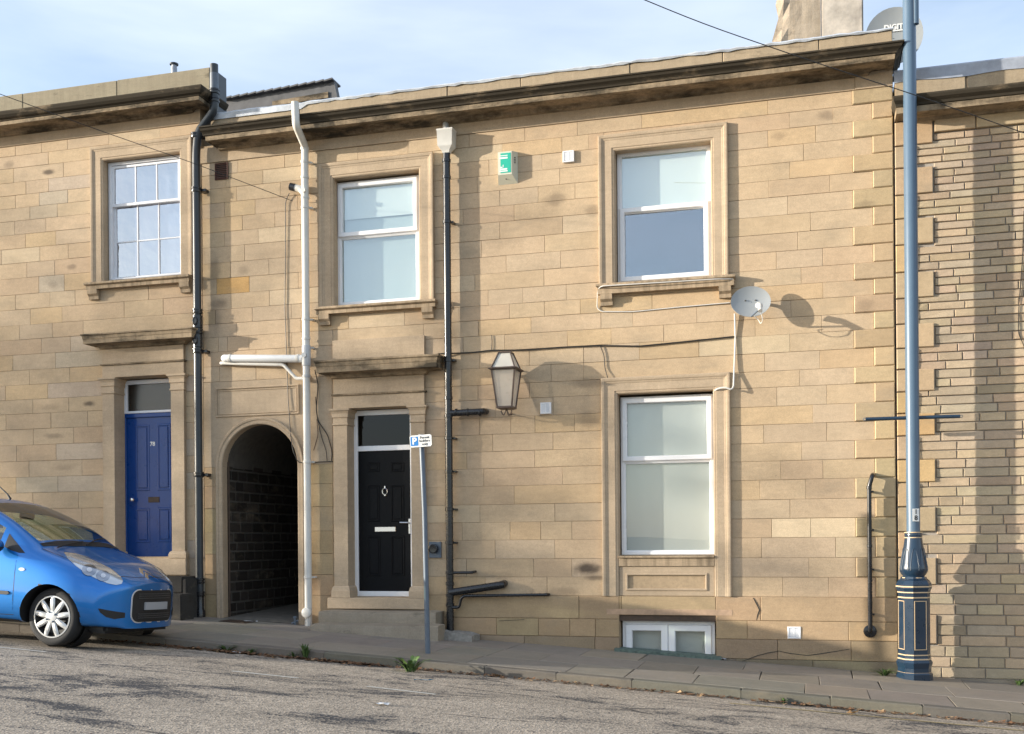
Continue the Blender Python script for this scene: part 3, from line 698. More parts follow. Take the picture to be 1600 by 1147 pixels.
# upper middle window
w1 = sub('window', house, (sum(H_mid[:2])/2, 0, H_mid[2])); w1['label'] = 'upper window over the black door with top opening light'
zb = wz(590, 477); architrave(w1, H_mid, zb)
sill(w1, wx(497.5,482), wx(683.6,469), wz(590,475.3), .10, brackets=[(wx(501.5,500),wx(517.5,500)),(wx(662,487),wx(679,487))])
f1 = fr(527, 655.5, 279.5, 475); zm = wz(590, 365, YF)
upvc_window(w1, *f1, zm, YF, 'top')
MB().box(f1[0]+.02, f1[1]-.02, YF+.06, YF+.065, wz(590,337,YF), f1[3]).build('blind', M['blindw'], w1)
MB().box(f1[0]+.02, f1[1]-.02, YF+.09, YF+.095, f1[2], f1[3]).build('net_curtain', plain('net_curtain_cloth', (.50,.56,.58), .85), w1)
# upper right window
w2 = sub('window', house, (sum(H_ru[:2])/2, 0, H_ru[2])); w2['label'] = 'upper right window with white blind half drawn'
architrave(w2, H_ru, wz(1036,439)); sill(w2, wx(934.6,446), wx(1148.4,432), wz(1040,438.5), .13, brackets=[(wx(939.5,471),wx(958,471)),(wx(1124,458),wx(1143,458))])
f2 = fr(964.5, 1111.5, 231, 438); zm = wz(1038, 326, YF)
upvc_window(w2, *f2, zm, YF, 'bottom', ('glass','glass_blue'))
MB().box(f2[0]+.02, f2[1]-.02, YF+.06, YF+.065, zm-.02, f2[3]).build('blind', M['blindw'], w2)
room_box(w2, f2[0]+.01, f2[1]-.01, f2[2], f2[3], YF+.15)
# lower right window
w3 = sub('window', house, (sum(H_rl[:2])/2, 0, H_rl[2])); w3['label'] = 'tall ground floor window with closed pale blinds'
zpl = 1.007
architrave(w3, H_rl, zpl)
f3 = fr(970.2, 1115.8, 618, 867); zm = wz(1043, 718, YF)
upvc_window(w3, *f3, zm, YF, 'top', ('glass_low','glass_low'))
MB().box(f3[0]+.02, f3[1]-.02, YF+.06, YF+.065, f3[2]-.02, f3[3]).build('blind', M['blind'], w3)
zs_ = wz(1043, 868)
MB().hsweep(H_rl[0]+.005, H_rl[1]-.005, [(.0,zs_-.13),(.02,zs_-.13),(.02,zs_-.03),(.05,zs_-.025),(.05,zs_-.005),(.0,zs_)], back=.2, r0=0, r1=0).build('sill', M['sillstone'], w3)
ap = (H_rl[0]+.004, H_rl[1]-.004, zpl, zs_-.132)
MB().box(ap[0], ap[1], .03, .2, ap[2], ap[3]).frame(*ap, (.09,.09,.07,.09), 0, .04, .006).frame(ap[0]+.085, ap[1]-.085, ap[2]+.065, ap[3]-.085, .03, -.012, .04, .008).box(ap[0]+.16, ap[1]-.16, .018, .04, ap[2]+.13, ap[3]-.15, .008).build('apron_panel', M['dressed'], w3)
# basement window
w4 = sub('window', house, (sum(H_base[:2])/2, 0, H_base[2])); w4['label'] = 'low basement window with two white casements at pavement level'
Y4 = .09
x0, x1 = H_base[0]+.02, H_base[1]-.02; zt = wz(1043, 970.5, Y4); z0 = pz(-1.2)-.12
MB().frame(x0, x1, z0, zt, .05, Y4, Y4+.07, .005).box((x0+x1)/2-.02, (x0+x1)/2+.02, Y4+.005, Y4+.06, z0+.05, zt-.05).build('frame', M['upvc'], w4)
for a, b_ in ((x0+.04, (x0+x1)/2-.004), ((x0+x1)/2+.004, x1-.04)):
    c_ = sub('casement', w4, (a, Y4, z0)) if False else MB().frame(a, b_, z0+.02, zt-.04, .085, Y4-.02, Y4+.045, .01).build('casement', M['upvc'], w4)
    MB().box(a+.08, b_-.08, Y4+.02, Y4+.026, z0+.08, zt-.11).build('pane', M['glass_low'], c_)
MB().box(x0+.02, x1-.02, Y4+.10, Y4+.11, z0, zt).build('blind', M['blind'], w4)
MB().box(H_base[0]-.0, H_base[1]+.0, .0, .2, zt+.005, H_base[3]+.02).build('lintel_soffit', M['rust'], w4)
MB().box(H_base[0]-.16, H_base[1]+.2, -.0245, -.015, H_base[3]+.005, H_base[3]+.075, .002).build('lintel_band', M['lintel'], w4)
q = MB(); xa, xb = wx(962,1024), wx(1128,1036)
q.add([(xa,-.10,pz(xa)-.02),(xb,-.10,pz(xb)-.02),(xb,-.10,pz(xb)+.035),(xa,-.10,pz(xa)+.035),(xa,.09,pz(xa)-.02),(xb,.09,pz(xb)-.02),(xb,.09,pz(xb)+.045),(xa,.09,pz(xa)+.045)],[(0,1,2,3),(3,2,6,7),(0,3,7,4),(1,5,6,2)])
q.build('ledge', M['wood'], w4)

# ---- front doors
def doorway(parent, px, Y, capt, plinth_z, names=None):
    pass
def pilaster(dw, x0, x1, zb, zc0, zc1, base_h, bx=.035, proj=.055, reveal=.2):
    q = MB(); q.box(x0, x1, -proj, reveal, zb+base_h, zc0, .003).build('pilaster', M['dressed'], dw)
    h = zc1-zc0
    MB().hsweep(x0, x1, [(.0,zc0),(.012,zc0+.01),(.012,zc0+.03),(.004,zc0+.035),(.004,zc0+h*.45),(.016,zc0+h*.5),(.016,zc0+h*.72),(.03,zc0+h*.85),(.045,zc0+h*.9),(.045,zc1),(0,zc1+.002)], back=reveal+proj, y0=-proj).build('capital', M['dressed'], dw)
    MB().hsweep(x0, x1, [(.035,zb),(.035,zb+base_h*.55),(.03,zb+base_h*.62),(.022,zb+base_h*.85),(0,zb+base_h)], back=reveal+proj, y0=-proj).build('pilaster_base', M['dressed'], dw)
def entablature(dw, x0, x1, z_arch, z_fil, z_fr, z_top, hx0, hx1, proj=.055, block=None, matc='crust2'):
    MB().box(x0, x1, -proj+.004, .2, z_arch, z_fil, .003).build('architrave_block', M['dressed'], dw)
    MB().hsweep(x0, x1, [(0,z_fil-.002),(.018,z_fil+.003),(.022,z_fil+.022),(0,z_fil+.028)], back=.1, y0=-proj).build('fillet', M['crust2'], dw)
    MB().box(x0+.004, x1-.004, -proj+.006, .05, z_fil+.026, z_fr, .003).build('frieze', M['dressed'], dw)
    P = .30; e0 = x0-hx0; e1 = hx1-x1; k0 = e0/(P-proj); k1 = e1/(P-proj); p = P-proj; H = z_top-z_fr
    MB().hsweep(x0, x1, [(.0,z_fr),(.03,z_fr+.01),(.05,z_fr+H*.18),(.075,z_fr+H*.22),(p*.7,z_fr+H*.28),(p*.72,z_fr+H*.26),(p*.86,z_fr+H*.26),(p*.87,z_fr+H*.55),(p*.9,z_fr+H*.6),(p*.93,z_fr+H*.78),(p,z_fr+H*.84),(p,z_fr+H*.93),(0,z_top+.03)], back=.05, y0=-proj, r0=k0, r1=k1).build('hood', M[matc], dw)
    if block: MB().box(x0-.01, x1, -.04, .02, z_top+.01, block, .003).build('blocking_course', M['dressed'], dw)
dw = sub('doorway', house, ((H_door[0]+H_door[1])/2, 0, H_door[2]))
YP = -.055
xl0, xl1 = wx(521.5,750,YP), wx(543,750,YP); xr0, xr1 = wx(642.5,750,YP), wx(664,750,YP)
zsill = wz(590, 934, YP); zc0 = wz(590,663,YP); zc1 = wz(590,636.5,YP)
pilaster(dw, xl0, xl1, zsill, zc0, zc1, .16); pilaster(dw, xr0, xr1, zsill, zc0, zc1, .16)
entablature(dw, xl0, xr1, zc1+.004, wz(590,616,YP), wz(590,589,YP), wz(590,556,-.3), wx(490,562,-.3), wx(685,553,-.3), block=wz(590,529))
YD = .17
# white frame, transom light, composite leaf
dx0, dx1 = wx(552.5,800,YD), wx(648,800,YD); dz0, dz1 = wz(600,932,YD), wz(600,640,YD); zr0, zr1 = wz(600,704,YD), wz(600,696,YD)
MB().frame(dx0, dx1, dz0, dz1, (.062,.062,.07,.07), YD, YD+.08, .006).box(dx0+.06, dx1-.06, YD+.004, YD+.07, zr0, zr1, .004).build('door_frame', M['upvc'], dw)
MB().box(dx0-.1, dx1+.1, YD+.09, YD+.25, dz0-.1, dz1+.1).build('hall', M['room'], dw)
MB().box(dx0+.055, dx1-.055, YD+.03, YD+.036, zr1, dz1-.065).build('transom_pane', M['glass_dark'], dw)
def panel(mb, x0, x1, z0, z1, Y, raised=.006, w=.022):
    mb.frame(x0, x1, z0, z1, w, Y-.008, Y+.01, .006)
    mb.box(x0+w+.012, x1-w-.012, Y-raised, Y+.01, z0+w+.012, z1-w-.012, .005)
door = sub('door', house, ((dx0+dx1)/2, YD, dz0)); door['label'] = 'black six-panel front door'
lx0, lx1, lz0, lz1 = dx0+.058, dx1-.058, dz0+.066, zr0+.002
MB().box(lx0, lx1, YD+.03, YD+.075, lz0, lz1, .003).build('leaf', M['blackdoor'], door)
YL = YD+.03
def pr_(l, r, t_, b_): return (wx(l,(t_+b_)/2,YL), wx(r,(t_+b_)/2,YL), wz((l+r)/2,b_,YL), wz((l+r)/2,t_,YL))
for a in [(574.5,593.5,722.5,737.5),(611,631.5,722,737.5),(574.5,593.5,758.5,815),(611,631.5,758,815),(574.5,595,837,900),(611.5,632.5,837,900)]:
    q = MB(); panel(q, *pr_(*a), YL, .007); q.build('panel', M['blackdoor'], door)
a = pr_(586,619,823,831); MB().box(a[0], a[1], YL-.018, YL, a[2], a[3], .006).build('letter_plate', M['chrome'], door)
c = (wx(602,768,YL), YL-.014, wz(602,768,YL))
q = MB(); q.tube([(c[0]+.036*math.cos(t_*math.pi/10), c[1], c[2]+.042*math.sin(t_*math.pi/10)) for t_ in range(21)], .0075, 6, caps=False); q.box(c[0]-.010, c[0]+.010, YL-.02, YL, c[2]+.035, c[2]+.075, .003).box(c[0]-.012,c[0]+.012,YL-.02,YL,c[2]-.062,c[2]-.035,.003)
q.build('knocker', M['chrome'], door, smooth=True)
hx, hz = wx(640,817,YL), wz(640,817,YL)
MB().box(hx-.016, hx+.016, YL-.012, YL, hz-.15, hz+.06, .006).tube([(hx, YL-.01, hz),(hx,YL-.05,hz),(hx-.12,YL-.052,hz+.003)], .011, 8, bend=.015).build('handle', M['chrome'], door, smooth=True)
# threshold slab and two worn steps
xs0, xs1 = wx(516,945), wx(668,945)
MB().box(xs0, xs1, -.09, .22, wz(590,952,-.09), zsill-.002, .008).build('threshold', M['dressed'], house)
def worn_step(x0, x1, y0, y1, zt, zb, name='step'):
    q = MB(); n = 16
    for k in range(n+1):
        x = x0+(x1-x0)*k/n; t_ = (k/n-.5)*2; d = .016*(1-t_*t_); e = .012 if k in (0, n) else 0
        q.v += [(x,y0+e,zb),(x,y0+e,zt-d-.03-e),(x,y0+.012+e,zt-d-.008-e),(x,y0+.045+e,zt-d*.9-e),(x,y1,zt-d*.4-e),(x,y1,zb)]
    for k in range(n):
        for i in range(5): q.f.append((k*6+i,(k+1)*6+i,(k+1)*6+i+1,k*6+i+1))
    q.f += [tuple(range(5,-1,-1)), tuple(n*6+i for i in range(6))]
    return q.build(name, M['step'], house, smooth=35)
za = wz(590,952.5,-.09)
y1s = -.36; y2s = -.62
worn_step(wx(497,960,y1s), wx(680,960,y1s), y1s, .02, za-.002, za-.2)
z2 = wz(590,973,y1s)
worn_step(wx(484,975,y2s), wx(684,985,y2s), y2s, y1s+.02, z2, .1)

# ------------------------------------------------------------------ the house on the left
lh = thing('terraced_house', 'sandstone terraced house with blue front door and six-pane sash window', 'house', (-10.5, 0, pz(-10.5)))
LX0 = -13.6
ZA = [7.577,7.434,7.252,7.042,6.852,6.662,6.473,6.271,6.065,5.851,5.628,5.389,5.167,4.936,4.722,4.5,4.273,4.056,3.84,3.63,3.404,3.171,2.934,2.702,2.47,2.23,1.99,1.75,1.5,1.25,1.0,.5]
JA = {0:[23.9,64.5,105.5,170,250],1:[75.3],2:[21.3,98.9],3:[40.5,75.9],4:[24,61.4,105.8],5:[46.7,89.5],6:[22.7,71.5],7:[39.8,87.2],8:[2,62.2,106.4],9:[41.8,85.4],10:[60.7,100.3],11:[23.9,77.9,117.2,232],12:[47.4,96.8,193.9,255],13:[30.2,81.6,129.9],
 14:[64.5,110],15:[20,86.5],16:[45.8,109],17:[8.3,74.5],18:[51.2,107.4],19:[9.4,79.5,136.8],20:[51.9,115],21:[25.7,87.6],22:[45.3,128],23:[25,90.4],24:[51.2,122.4],25:[20,84,128],26:[40,110],27:[60,120],28:[30,90],29:[50,110],30:[70]}
HL_win = (wx(162.5,340), wx(283,340), wz(222,437), wz(222,244))
HL_door = (wx(178,720), wx(267.5,720), wz(225,870), wz(225,587))
cells([HL_win, HL_door], LX0, XL-.004, -.2, 7.9, .014, .34).build('wall', M['mortar'], lh)
CUTL = [grow(HL_win,.14,.14,.02,.15), grow(HL_door,.13,.13,.5,.5)]
for i in range(len(ZA)-1):
    z1, z0 = ZA[i], ZA[i+1]; zm = (z0+z1)/2
    xs = [wx(p, 850-(zm-1.7)*(p+5360)/6630*130.6) for p in JA[i]]
    x = min(xs+[-11.5])
    while x > LX0+.25: x -= random.uniform(.45,.8); xs.append(max(x, LX0))
    xs = sorted(set([LX0, XL-.006]+xs))
    for a, b_ in zip(xs, xs[1:]):
        rs = [(a, b_, z0, z1)]
        for h in CUTL: rs = rect_sub(rs, h)
        c0 = scol()
        if random.random() < .12: c0 = jitter((.45,.37,.27), .05)
        for r in rs:
            if r[1]-r[0] > .05: stone(lh, *r, c0)
ZL = 7.74
MB().box(LX0, XL-.01, -.012, .02, 7.583, ZL+.04, .004).build('frieze_band', M['dressed'], lh)
MB().hsweep(LX0, XL-.17, [(.0,ZL-.02),(.06,ZL-.01),(.07,ZL+.012),(.10,ZL+.03),(.27,ZL+.03),(.27,ZL+.018),(.33,ZL+.018),(.335,ZL+.065),(.31,ZL+.07)], back=.3, r0=0).build('corona', M['crust2'], lh)
MB().hsweep(LX0, XL-.17, [(.30,ZL+.068),(.34,ZL+.072),(.35,ZL+.085),(.38,ZL+.10),(.41,ZL+.13),(.425,ZL+.165),(.425,ZL+.18),(.02,ZL+.24)], back=.3, r0=0).build('cornice_moulding', M['crust'], lh)
pe = [LX0]+[wx(p, 160) for p in (38, 185)]+[XL+.16]
for a, b_ in zip(pe, pe[1:]):
    MB().box(a+.003, b_-.003, -.035, .3, ZL+.2, 8.325+random.uniform(-.006,.006), .008).build('parapet_block', M['parapet_grey'], lh)
MB().box(XL+.162, XL+.20, -.03, .34, ZL-.45, 8.31, .004).build('lead_end', M['blackg'], lh)
MB().box(LX0, XL+.1, .3, 8.3, 7.8, 7.9).build('roof', M['slate'], lh)
q = MB(); q.box(LX0, LX0+.1, .34, 8.1, -.2, 7.8); q.box(LX0, XL, 8.1, 8.3, -.2, 7.8); q.box(LX0, XL-.01, .34, 8.1, 3.95, 4.0); q.box(XL-.3, XL-.27, .34, 8.1, -.2, 7.8); q.build('rear_walls', M['room'], lh)
# the rest of the left house beyond the picture edge
q = MB(); FX = -20.
q.box(FX, LX0-.004, .014, .34, -.2, 7.9); q.build('wall', M['mortar'], lh)
q = MB()
for i in range(len(ZA)-1):
    x = LX0-.004
    while x > FX+.1:
        w = random.uniform(.45,.8); q.box(max(x-w, FX)+.003, x-.003, 0, .02, ZA[i+1]+.003, ZA[i]-.003); x -= w
tag(q.build('far_stones', M['stone'], lh, color=(.48,.36,.24)), kind='stuff')
MB().hsweep(FX, LX0-.003, [(.0,ZL-.02),(.07,ZL+.012),(.33,ZL+.018),(.335,ZL+.065),(.425,ZL+.165),(.425,ZL+.18),(.02,ZL+.24)], back=.3, r0=0, r1=0).build('cornice_moulding', M['crust2'], lh)
MB().box(FX, LX0-.003, -.035, .3, ZL+.2, 8.325).build('parapet_block', M['parapet_grey'], lh)
MB().box(FX, LX0-.003, .3, 8.3, 7.8, 7.9).build('roof', M['slate'], lh)
# sash window
w5 = sub('window', lh, (sum(HL_win[:2])/2, 0, HL_win[2])); w5['label'] = 'white painted sash window with small panes reflecting the sky'
architrave(w5, HL_win, wz(222,437.5), .2)
sill(w5, wx(139.5,444), wx(300.6,430), wz(222,437), .10, brackets=[(wx(142,462),wx(157,462)),(wx(285,449),wx(300,449))])
Y5 = .085
def f5(l, r, t_, b_): return (wx(l,(t_+b_)/2,Y5), wx(r,(t_+b_)/2,Y5), wz((l+r)/2,b_,Y5), wz((l+r)/2,t_,Y5))
fx = f5(169.5, 287, 248, 436); zm = wz(228, 316, Y5)
MB().frame(*fx, (.06,.06,.03,.05), Y5, Y5+.1, .005).frame(fx[0]+.03, fx[1]-.03, fx[2]+.02, fx[3]-.03, .02, Y5-.012, Y5+.03, .005).build('frame', M['paintw'], w5)
def sash(x0, x1, z0, z1, Y, cols, rws, nm):
    s = MB(); s.frame(x0, x1, z0, z1, .04, Y, Y+.035, .004)
    for k in range(1, cols): xx = x0+.04+(x1-x0-.08)*k/cols; s.box(xx-.009, xx+.009, Y+.004, Y+.03, z0+.04, z1-.04)
    for k in range(1, rws): zz = z0+.04+(z1-z0-.08)*k/rws; s.box(x0+.04, x1-.04, Y+.006, Y+.028, zz-.009, zz+.009)
    so_ = s.build(nm, M['paintw'], w5)
    for i in range(cols):
        for k in range(rws):
            a = x0+.045+(x1-x0-.09)*i/cols; b_ = x0+.045+(x1-x0-.09)*(i+1)/cols; c_ = z0+.045+(z1-z0-.09)*k/rws; d_ = z0+.045+(z1-z0-.09)*(k+1)/rws
            tx, tz = random.uniform(-.004,.004), random.uniform(-.003,.003); yy = Y+.016
            MB().add([(a,yy+tx+tz,c_),(b_,yy-tx+tz,c_),(b_,yy-tx-tz,d_),(a,yy+tx-tz,d_)],[(0,1,2,3)]).build('pane', M['glass_sky'], so_, fix=False)
sash(fx[0]+.055, fx[1]-.055, zm-.02, fx[3]-.05, Y5+.01, 3, 1, 'upper_sash')
sash(fx[0]+.055, fx[1]-.055, fx[2]+.03, zm+.02, Y5+.05, 3, 2, 'lower_sash')
room_box(w5, fx[0]+.05, fx[1]-.05, fx[2], fx[3], Y5+.12)
MB().box(fx[0]+.3, fx[1]-.03, Y5+.2, Y5+.21, fx[2], fx[3]).build('curtain', plain('pale_curtain', (.28,.31,.37), .9), w5)
# doorway with blue door
dw2 = sub('doorway', lh, ((HL_door[0]+HL_door[1])/2, 0, HL_door[2]))
xl0, xl1 = wx(160.5,720,YP), wx(179,720,YP); xr0, xr1 = wx(267.5,720,YP), wx(288,720,YP)
zpb = wz(225,898,YP); zc0 = wz(225,613,YP); zc1 = wz(225,587.5,YP)
pilaster(dw2, xl0, xl1, wz(225,872,YP), zc0, zc1, .10, reveal=.2); pilaster(dw2, xr0, xr1, wz(225,872,YP), zc0, zc1, .10, reveal=.2)
entablature(dw2, xl0, xr1, zc1+.004, wz(225,568,YP), wz(225,542,YP), wz(225,514,-.3), wx(125,521,-.3), wx(301,509,-.3), matc='crust2')
zd0 = wz(225,872,YP)
MB().box(xl0-.03, xr1+.035, -.085, .3, wz(225,899,YP), zd0-.002, .01).build('threshold', M['dressed'], lh)
# black steps beside the pavement
q0 = wz(225,900,-.085); zst = pz(-8.6)-.1
MB().box(wx(150,920,-.4), wx(286,920,-.4), -.42, .0, q0-.22, q0-.004, .012).build('step', M['darkstep'], lh)
MB().box(wx(150,920,-.7), wx(284,940,-.7), -.72, -.4, zst, q0-.224, .012).build('step', M['darkstep'], lh)
MB().box(wx(286,920,-.42)+.002, XL-.02, -.44, .0, zst, q0-.03, .012).build('step_cheek', M['darkstep'], lh)
Y6 = .185
fx0, fx1 = wx(192.5,720,Y6), wx(272,720,Y6); fz1 = wz(230,593,Y6); fzr = wz(230,643,Y6); fz0 = zd0+.0
MB().frame(fx0, fx1, fzr-.02, fz1, (.07,.03,.035,.06), Y6, Y6+.06, .006).build('transom_frame', M['paintw'], dw2)
MB().box(fx0+.06, fx1-.02, Y6+.03, Y6+.036, fzr, fz1-.05).build('transom_pane', glass_mat('etched_glass', .02, (.5,.47,.43), .25), dw2)
q = MB(); q.frame(fx0, fx1, fz0-.05, fzr-.022, (.045,.03,.02,.06), Y6+.005, Y6+.06, .006); q.build('door_frame', M['bluedoor'], dw2)
MB().box(fx0-.1, fx1+.1, Y6+.12, Y6+.2, fz0-.1, fz1+.1).build('hall', plain('hall_wallpaper', (.20,.18,.15), .9, noise=.2, scale=10), dw2)
bd = sub('door', lh, ((fx0+fx1)/2, Y6, fz0)); bd['label'] = 'blue four-panel front door numbered 78'
MB().box(fx0+.043, fx1-.028, Y6+.03, Y6+.075, fz0+.01, fzr-.08, .003).build('leaf', M['bluedoor'], bd)
Y7 = Y6+.03
def p7(l, r, t_, b_): return (wx(l,(t_+b_)/2,Y7), wx(r,(t_+b_)/2,Y7), wz((l+r)/2,b_,Y7), wz((l+r)/2,t_,Y7))
for a in [(212,234,664,767),(246,267,662,766),(212.5,234.5,794,848),(247,268,793,847)]:
    q = MB(); panel(q, *p7(*a), Y7, .012, .03); q.build('panel', M['bluedoor'], bd)
a = p7(232,249.5,776.5,785); MB().box(a[0], a[1], Y7-.01, Y7, a[2], a[3], .004).build('letter_plate', M['rust'], bd)
MB().lathe([(.012,0),(.012,-.03),(.026,-.045),(.03,-.06),(.022,-.075),(.006,-.078)], 14, wx(210,781,Y7), Y7, wz(210,781,Y7), axis='y').build('knob', M['chrome'], bd, smooth=True)
text('78', .085, M['signw'], bd, 'house_number', (wx(238.5,694,Y7), Y7-.003, wz(238.5,694,Y7)), bold=.002)

# ------------------------------------------------------------------ the building on the right
rb = thing('side_building', 'building with long quoins and thin coursed stone walling beside the lamp post', 'building', (4, 0, pz(4)))
RX0, RX1 = XR+.012, 9.0
cells([], RX0, RX1, -.8, 6.72, .022, .34).build('wall', M['mortar2'], rb)
def qx_(px): return wx(px, 600)
ql = [(189,227,1),(227,262,0),(262,304,1),(304,341,0),(341,382,1),(382,425,0),(425,466,1),(466,506,0),(506,544,1),(544,577,0),(577,612,1),(612,646,0),(646,681,1),(681,718,0),(718,754,1),(754,792,0),(792,831,1),(831,871,0),(871,914,1),(914,960,0),(960,1006,1)]
QR = qx_(1461); QS = qx_(1432)
qz = []
for t_, b_, lg in ql:
    z1, z0 = wz(1430,t_), wz(1430,b_); qz.append((z0, z1, lg))
    stone(rb, RX0, QR if lg else QS, z0, z1, jitter(random.choice([(.47,.34,.20),(.45,.34,.22),(.50,.345,.185),(.42,.32,.21)]), .07), name='quoin', y=-.022, depth=.06, c=.008, gap=.006, rough=.004)
def left_edge(z0, z1):
    for a, b_, lg in qz:
        if a-.001 <= (z0+z1)/2 <= b_+.001: return (QR if lg else QS)+.004
    return QS
z = 6.40; nb = 0; vis = qx_(1612)
spare = MB()
bc = [(.44,.345,.24),(.455,.355,.24),(.425,.34,.245),(.41,.32,.22),(.47,.365,.245)]
zz = [6.40]
while zz[-1] > .07:
    f_ = (6.4-zz[-1])/6.3; zz.append(zz[-1]-(.083+.041*f_)*random.uniform(.96,1.04))
for z1, z0 in zip(zz, zz[1:]):
    x = left_edge(z0, z1); first = True
    while x < RX1-.05:
        w = random.uniform(.26,.62) if not first else random.uniform(.12,.5); first = False
        if z0 < 1.6: w *= .85
        x1 = min(x+w, RX1)
        if x < vis and nb < 296:
            nb += 1
            o = stone(rb, x, x1, z0, z1, jitter(random.choice(bc), .10), name='brick', gap=.0055, y=.003, depth=.04, c=.005, m=M['brick2'], rough=.007)
        else:
            spare.box(x+.0055, x1-.0055, .006, .04, z0+.0055, z1-.0055)
        x = x1
tag(spare.build('far_bricks', M['brick2'], rb, color=(.44,.335,.215)), kind='stuff')
# bottom courses behind the post
MB().box(RX0, RX1, -.05, .03, -.7, .068, .01).build('base_course', M['step'], rb)
q0, q1 = 6.405, 6.555
xs = [QR+.01]+[wx(p,200) for p in (1524.5,)]+[3.2, 4.4, 5.8, 7.2, RX1]
for a, b_ in zip(xs, xs[1:]): stone(rb, a, b_, q0, q1, jitter((.45,.345,.215), .06), name='frieze_block', y=-.03, depth=.06, c=.005, gap=.006)
ZR = 6.555
MB().hsweep(RX0+.14, RX1, [(0,ZR-.015),(.04,ZR),(.06,ZR+.02),(.20,ZR+.03),(.20,ZR+.02),(.27,ZR+.02),(.275,ZR+.085),(.25,ZR+.09)], back=.3, r1=0, r0=.5).build('corona', M['crust2'], rb)
MB().hsweep(RX0+.14, RX1, [(.24,ZR+.088),(.28,ZR+.095),(.29,ZR+.12),(.33,ZR+.15),(.345,ZR+.18),(.345,ZR+.20),(.02,ZR+.26)], back=.3, r1=0, r0=.5).build('cornice_moulding', M['crust'], rb)
xs = [RX0+.004]+[wx(1509,110)]+[3.4, 5., 7., RX1]
for a, b_ in zip(xs, xs[1:]): MB().box(a+.003, b_-.003, -.03, .3, ZR+.2, 7.045, .012).build('parapet_block', M['parapet'], rb)
q = MB(); n = 40
for k in range(n+1):
    x = RX0+(RX1-RX0)*k/n; lo = 7.02+.012*math.sin(k*1.3)+random.uniform(-.008,.008); q.v += [(x,-.04,lo),(x,-.045,7.15),(x,-.03,7.17),(x,.32,7.175)]
for k in range(n):
    for i in range(3): q.f.append((k*4+i,(k+1)*4+i,(k+1)*4+i+1,k*4+i+1))
q.build('lead_flashing', M['lead'], rb, smooth=30, fix=False)
q = MB(); q.box(RX0, RX1, .3, 8.3, 6.6, 6.7); q.build('roof', M['slate'], rb)
q = MB(); q.box(RX0, RX1, 8.2, 8.3, -.8, 6.6); q.box(RX1-.1, RX1, .34, 8.2, -.8, 6.6); q.box(RX0, RX0+.08, .34, 8.2, -.8, 6.6); q.build('rear_walls', M['room'], rb)

# ------------------------------------------------------------------ roofscape
YC = 1.9
ch = thing('chimney', 'broad weathered chimney stack behind the parapet at the right', 'chimney', (.45, YC+.3, 7.2))
xa, xb, xm = wx(1197,50,YC), wx(1349,30,YC), wx(1283,30,YC); zt_ = wz(1280,-60,YC)
rc = random.Random(4); q = MB(); nu, nv = 7, 14
for v_ in range(nv+1):
    z_ = 7.2+(zt_-7.2)*v_/nv; xl_ = xa+.2*v_/nv
    for u_ in range(nu+1):
        x_ = xl_+(xm-.004-xl_)*u_/nu; e_ = rc.uniform(-.045,.03) if u_ < 2 else rc.uniform(-.006,.006)
        q.v.append((x_+(e_ if u_ == 0 else 0), YC+(.05 if u_ == 0 else 0)+(rc.uniform(-.03,.02) if u_ < 2 else rc.uniform(-.005,.005)), z_))
for v_ in range(nv):
    for u_ in range(nu): a_ = v_*(nu+1)+u_; q.f.append((a_, a_+1, a_+nu+2, a_+nu+1))
o1 = len(q.v)
for v_ in range(nv+1): q.v.append((xa+.2*v_/nv+rc.uniform(-.04,.04), YC+.6, 7.2+(zt_-7.2)*v_/nv))
for v_ in range(nv): q.f.append((v_*(nu+1), (v_+1)*(nu+1), o1+v_+1, o1+v_))
q.build('stack_stone', M['render'], ch, fix=False)
MB().box(xm+.004, xb, YC-.012, YC+.6, 7.2, zt_-.01, .02).build('stack_render', plain('pale_render', (.46,.41,.35), .9, noise=.35, scale=5, bump=.7), ch)
MB().box(xa+.1, xb+.06, YC-.07, YC+.67, zt_, zt_+.12, .02).build('cap', M['render'], ch)
YG = 2.6
dr = thing('roof_gable', 'dark slate gable roof end showing above the silver flashing', 'roof', (-7.2, YG, 7.5))
P = [(wx(352,157,YG), wz(352,157,YG)), (wx(522,127,YG), wz(522,127,YG)), (wx(527,152,YG), wz(527,152,YG)), (wx(352,185,YG), wz(352,185,YG))]
MB().prism(P, YG, YG+.12).build('verge_board', M['slate'], dr)
q = MB(); a, b_ = P[0], P[1]; L_ = b_[0]-a[0]
for k in range(13):
    t0, t1 = k/13, (k+1)/13; z_ = lambda t: a[1]+(b_[1]-a[1])*t
    q.add([(a[0]+L_*t0+.004,YG-.08,z_(t0)+.012),(a[0]+L_*t1,YG-.08,z_(t1)+.03),(a[0]+L_*t1,YG+.25,z_(t1)+.03),(a[0]+L_*t0,YG+.25,z_(t0)+.02),
           (a[0]+L_*t0+.004,YG-.08,z_(t0)-.012),(a[0]+L_*t1,YG-.08,z_(t1)+.005),(a[0]+L_*t1,YG+.25,z_(t1)+.005),(a[0]+L_*t0,YG+.25,z_(t0)-.01)],[(0,1,2,3),(4,7,6,5),(0,4,5,1),(1,5,6,2),(3,7,4,0)])
q.build('slates', M['slate'], dr)
P2 = [(wx(425,158,YG-.03),wz(425,158,YG-.03)),(wx(512,143,YG-.03),wz(512,143,YG-.03)),(wx(512,152,YG-.03),wz(512,152,YG-.03)),(wx(425,165,YG-.03),wz(425,165,YG-.03))]
MB().prism(P2, YG-.02, YG).build('stone_course', M['crust2'], dr)
MB().box(-8.6, -7.1, YG+.13, YG+1.1, 7.2, 7.85).build('gable_wall', M['render'], dr)
vp = thing('vent_pipe', 'small grey capped vent pipe standing on the left roof', 'pipe', (wx(272,105,1.), 1., 7.9))
x_, z_ = wx(272,105,1.), wz(272,99,1.)
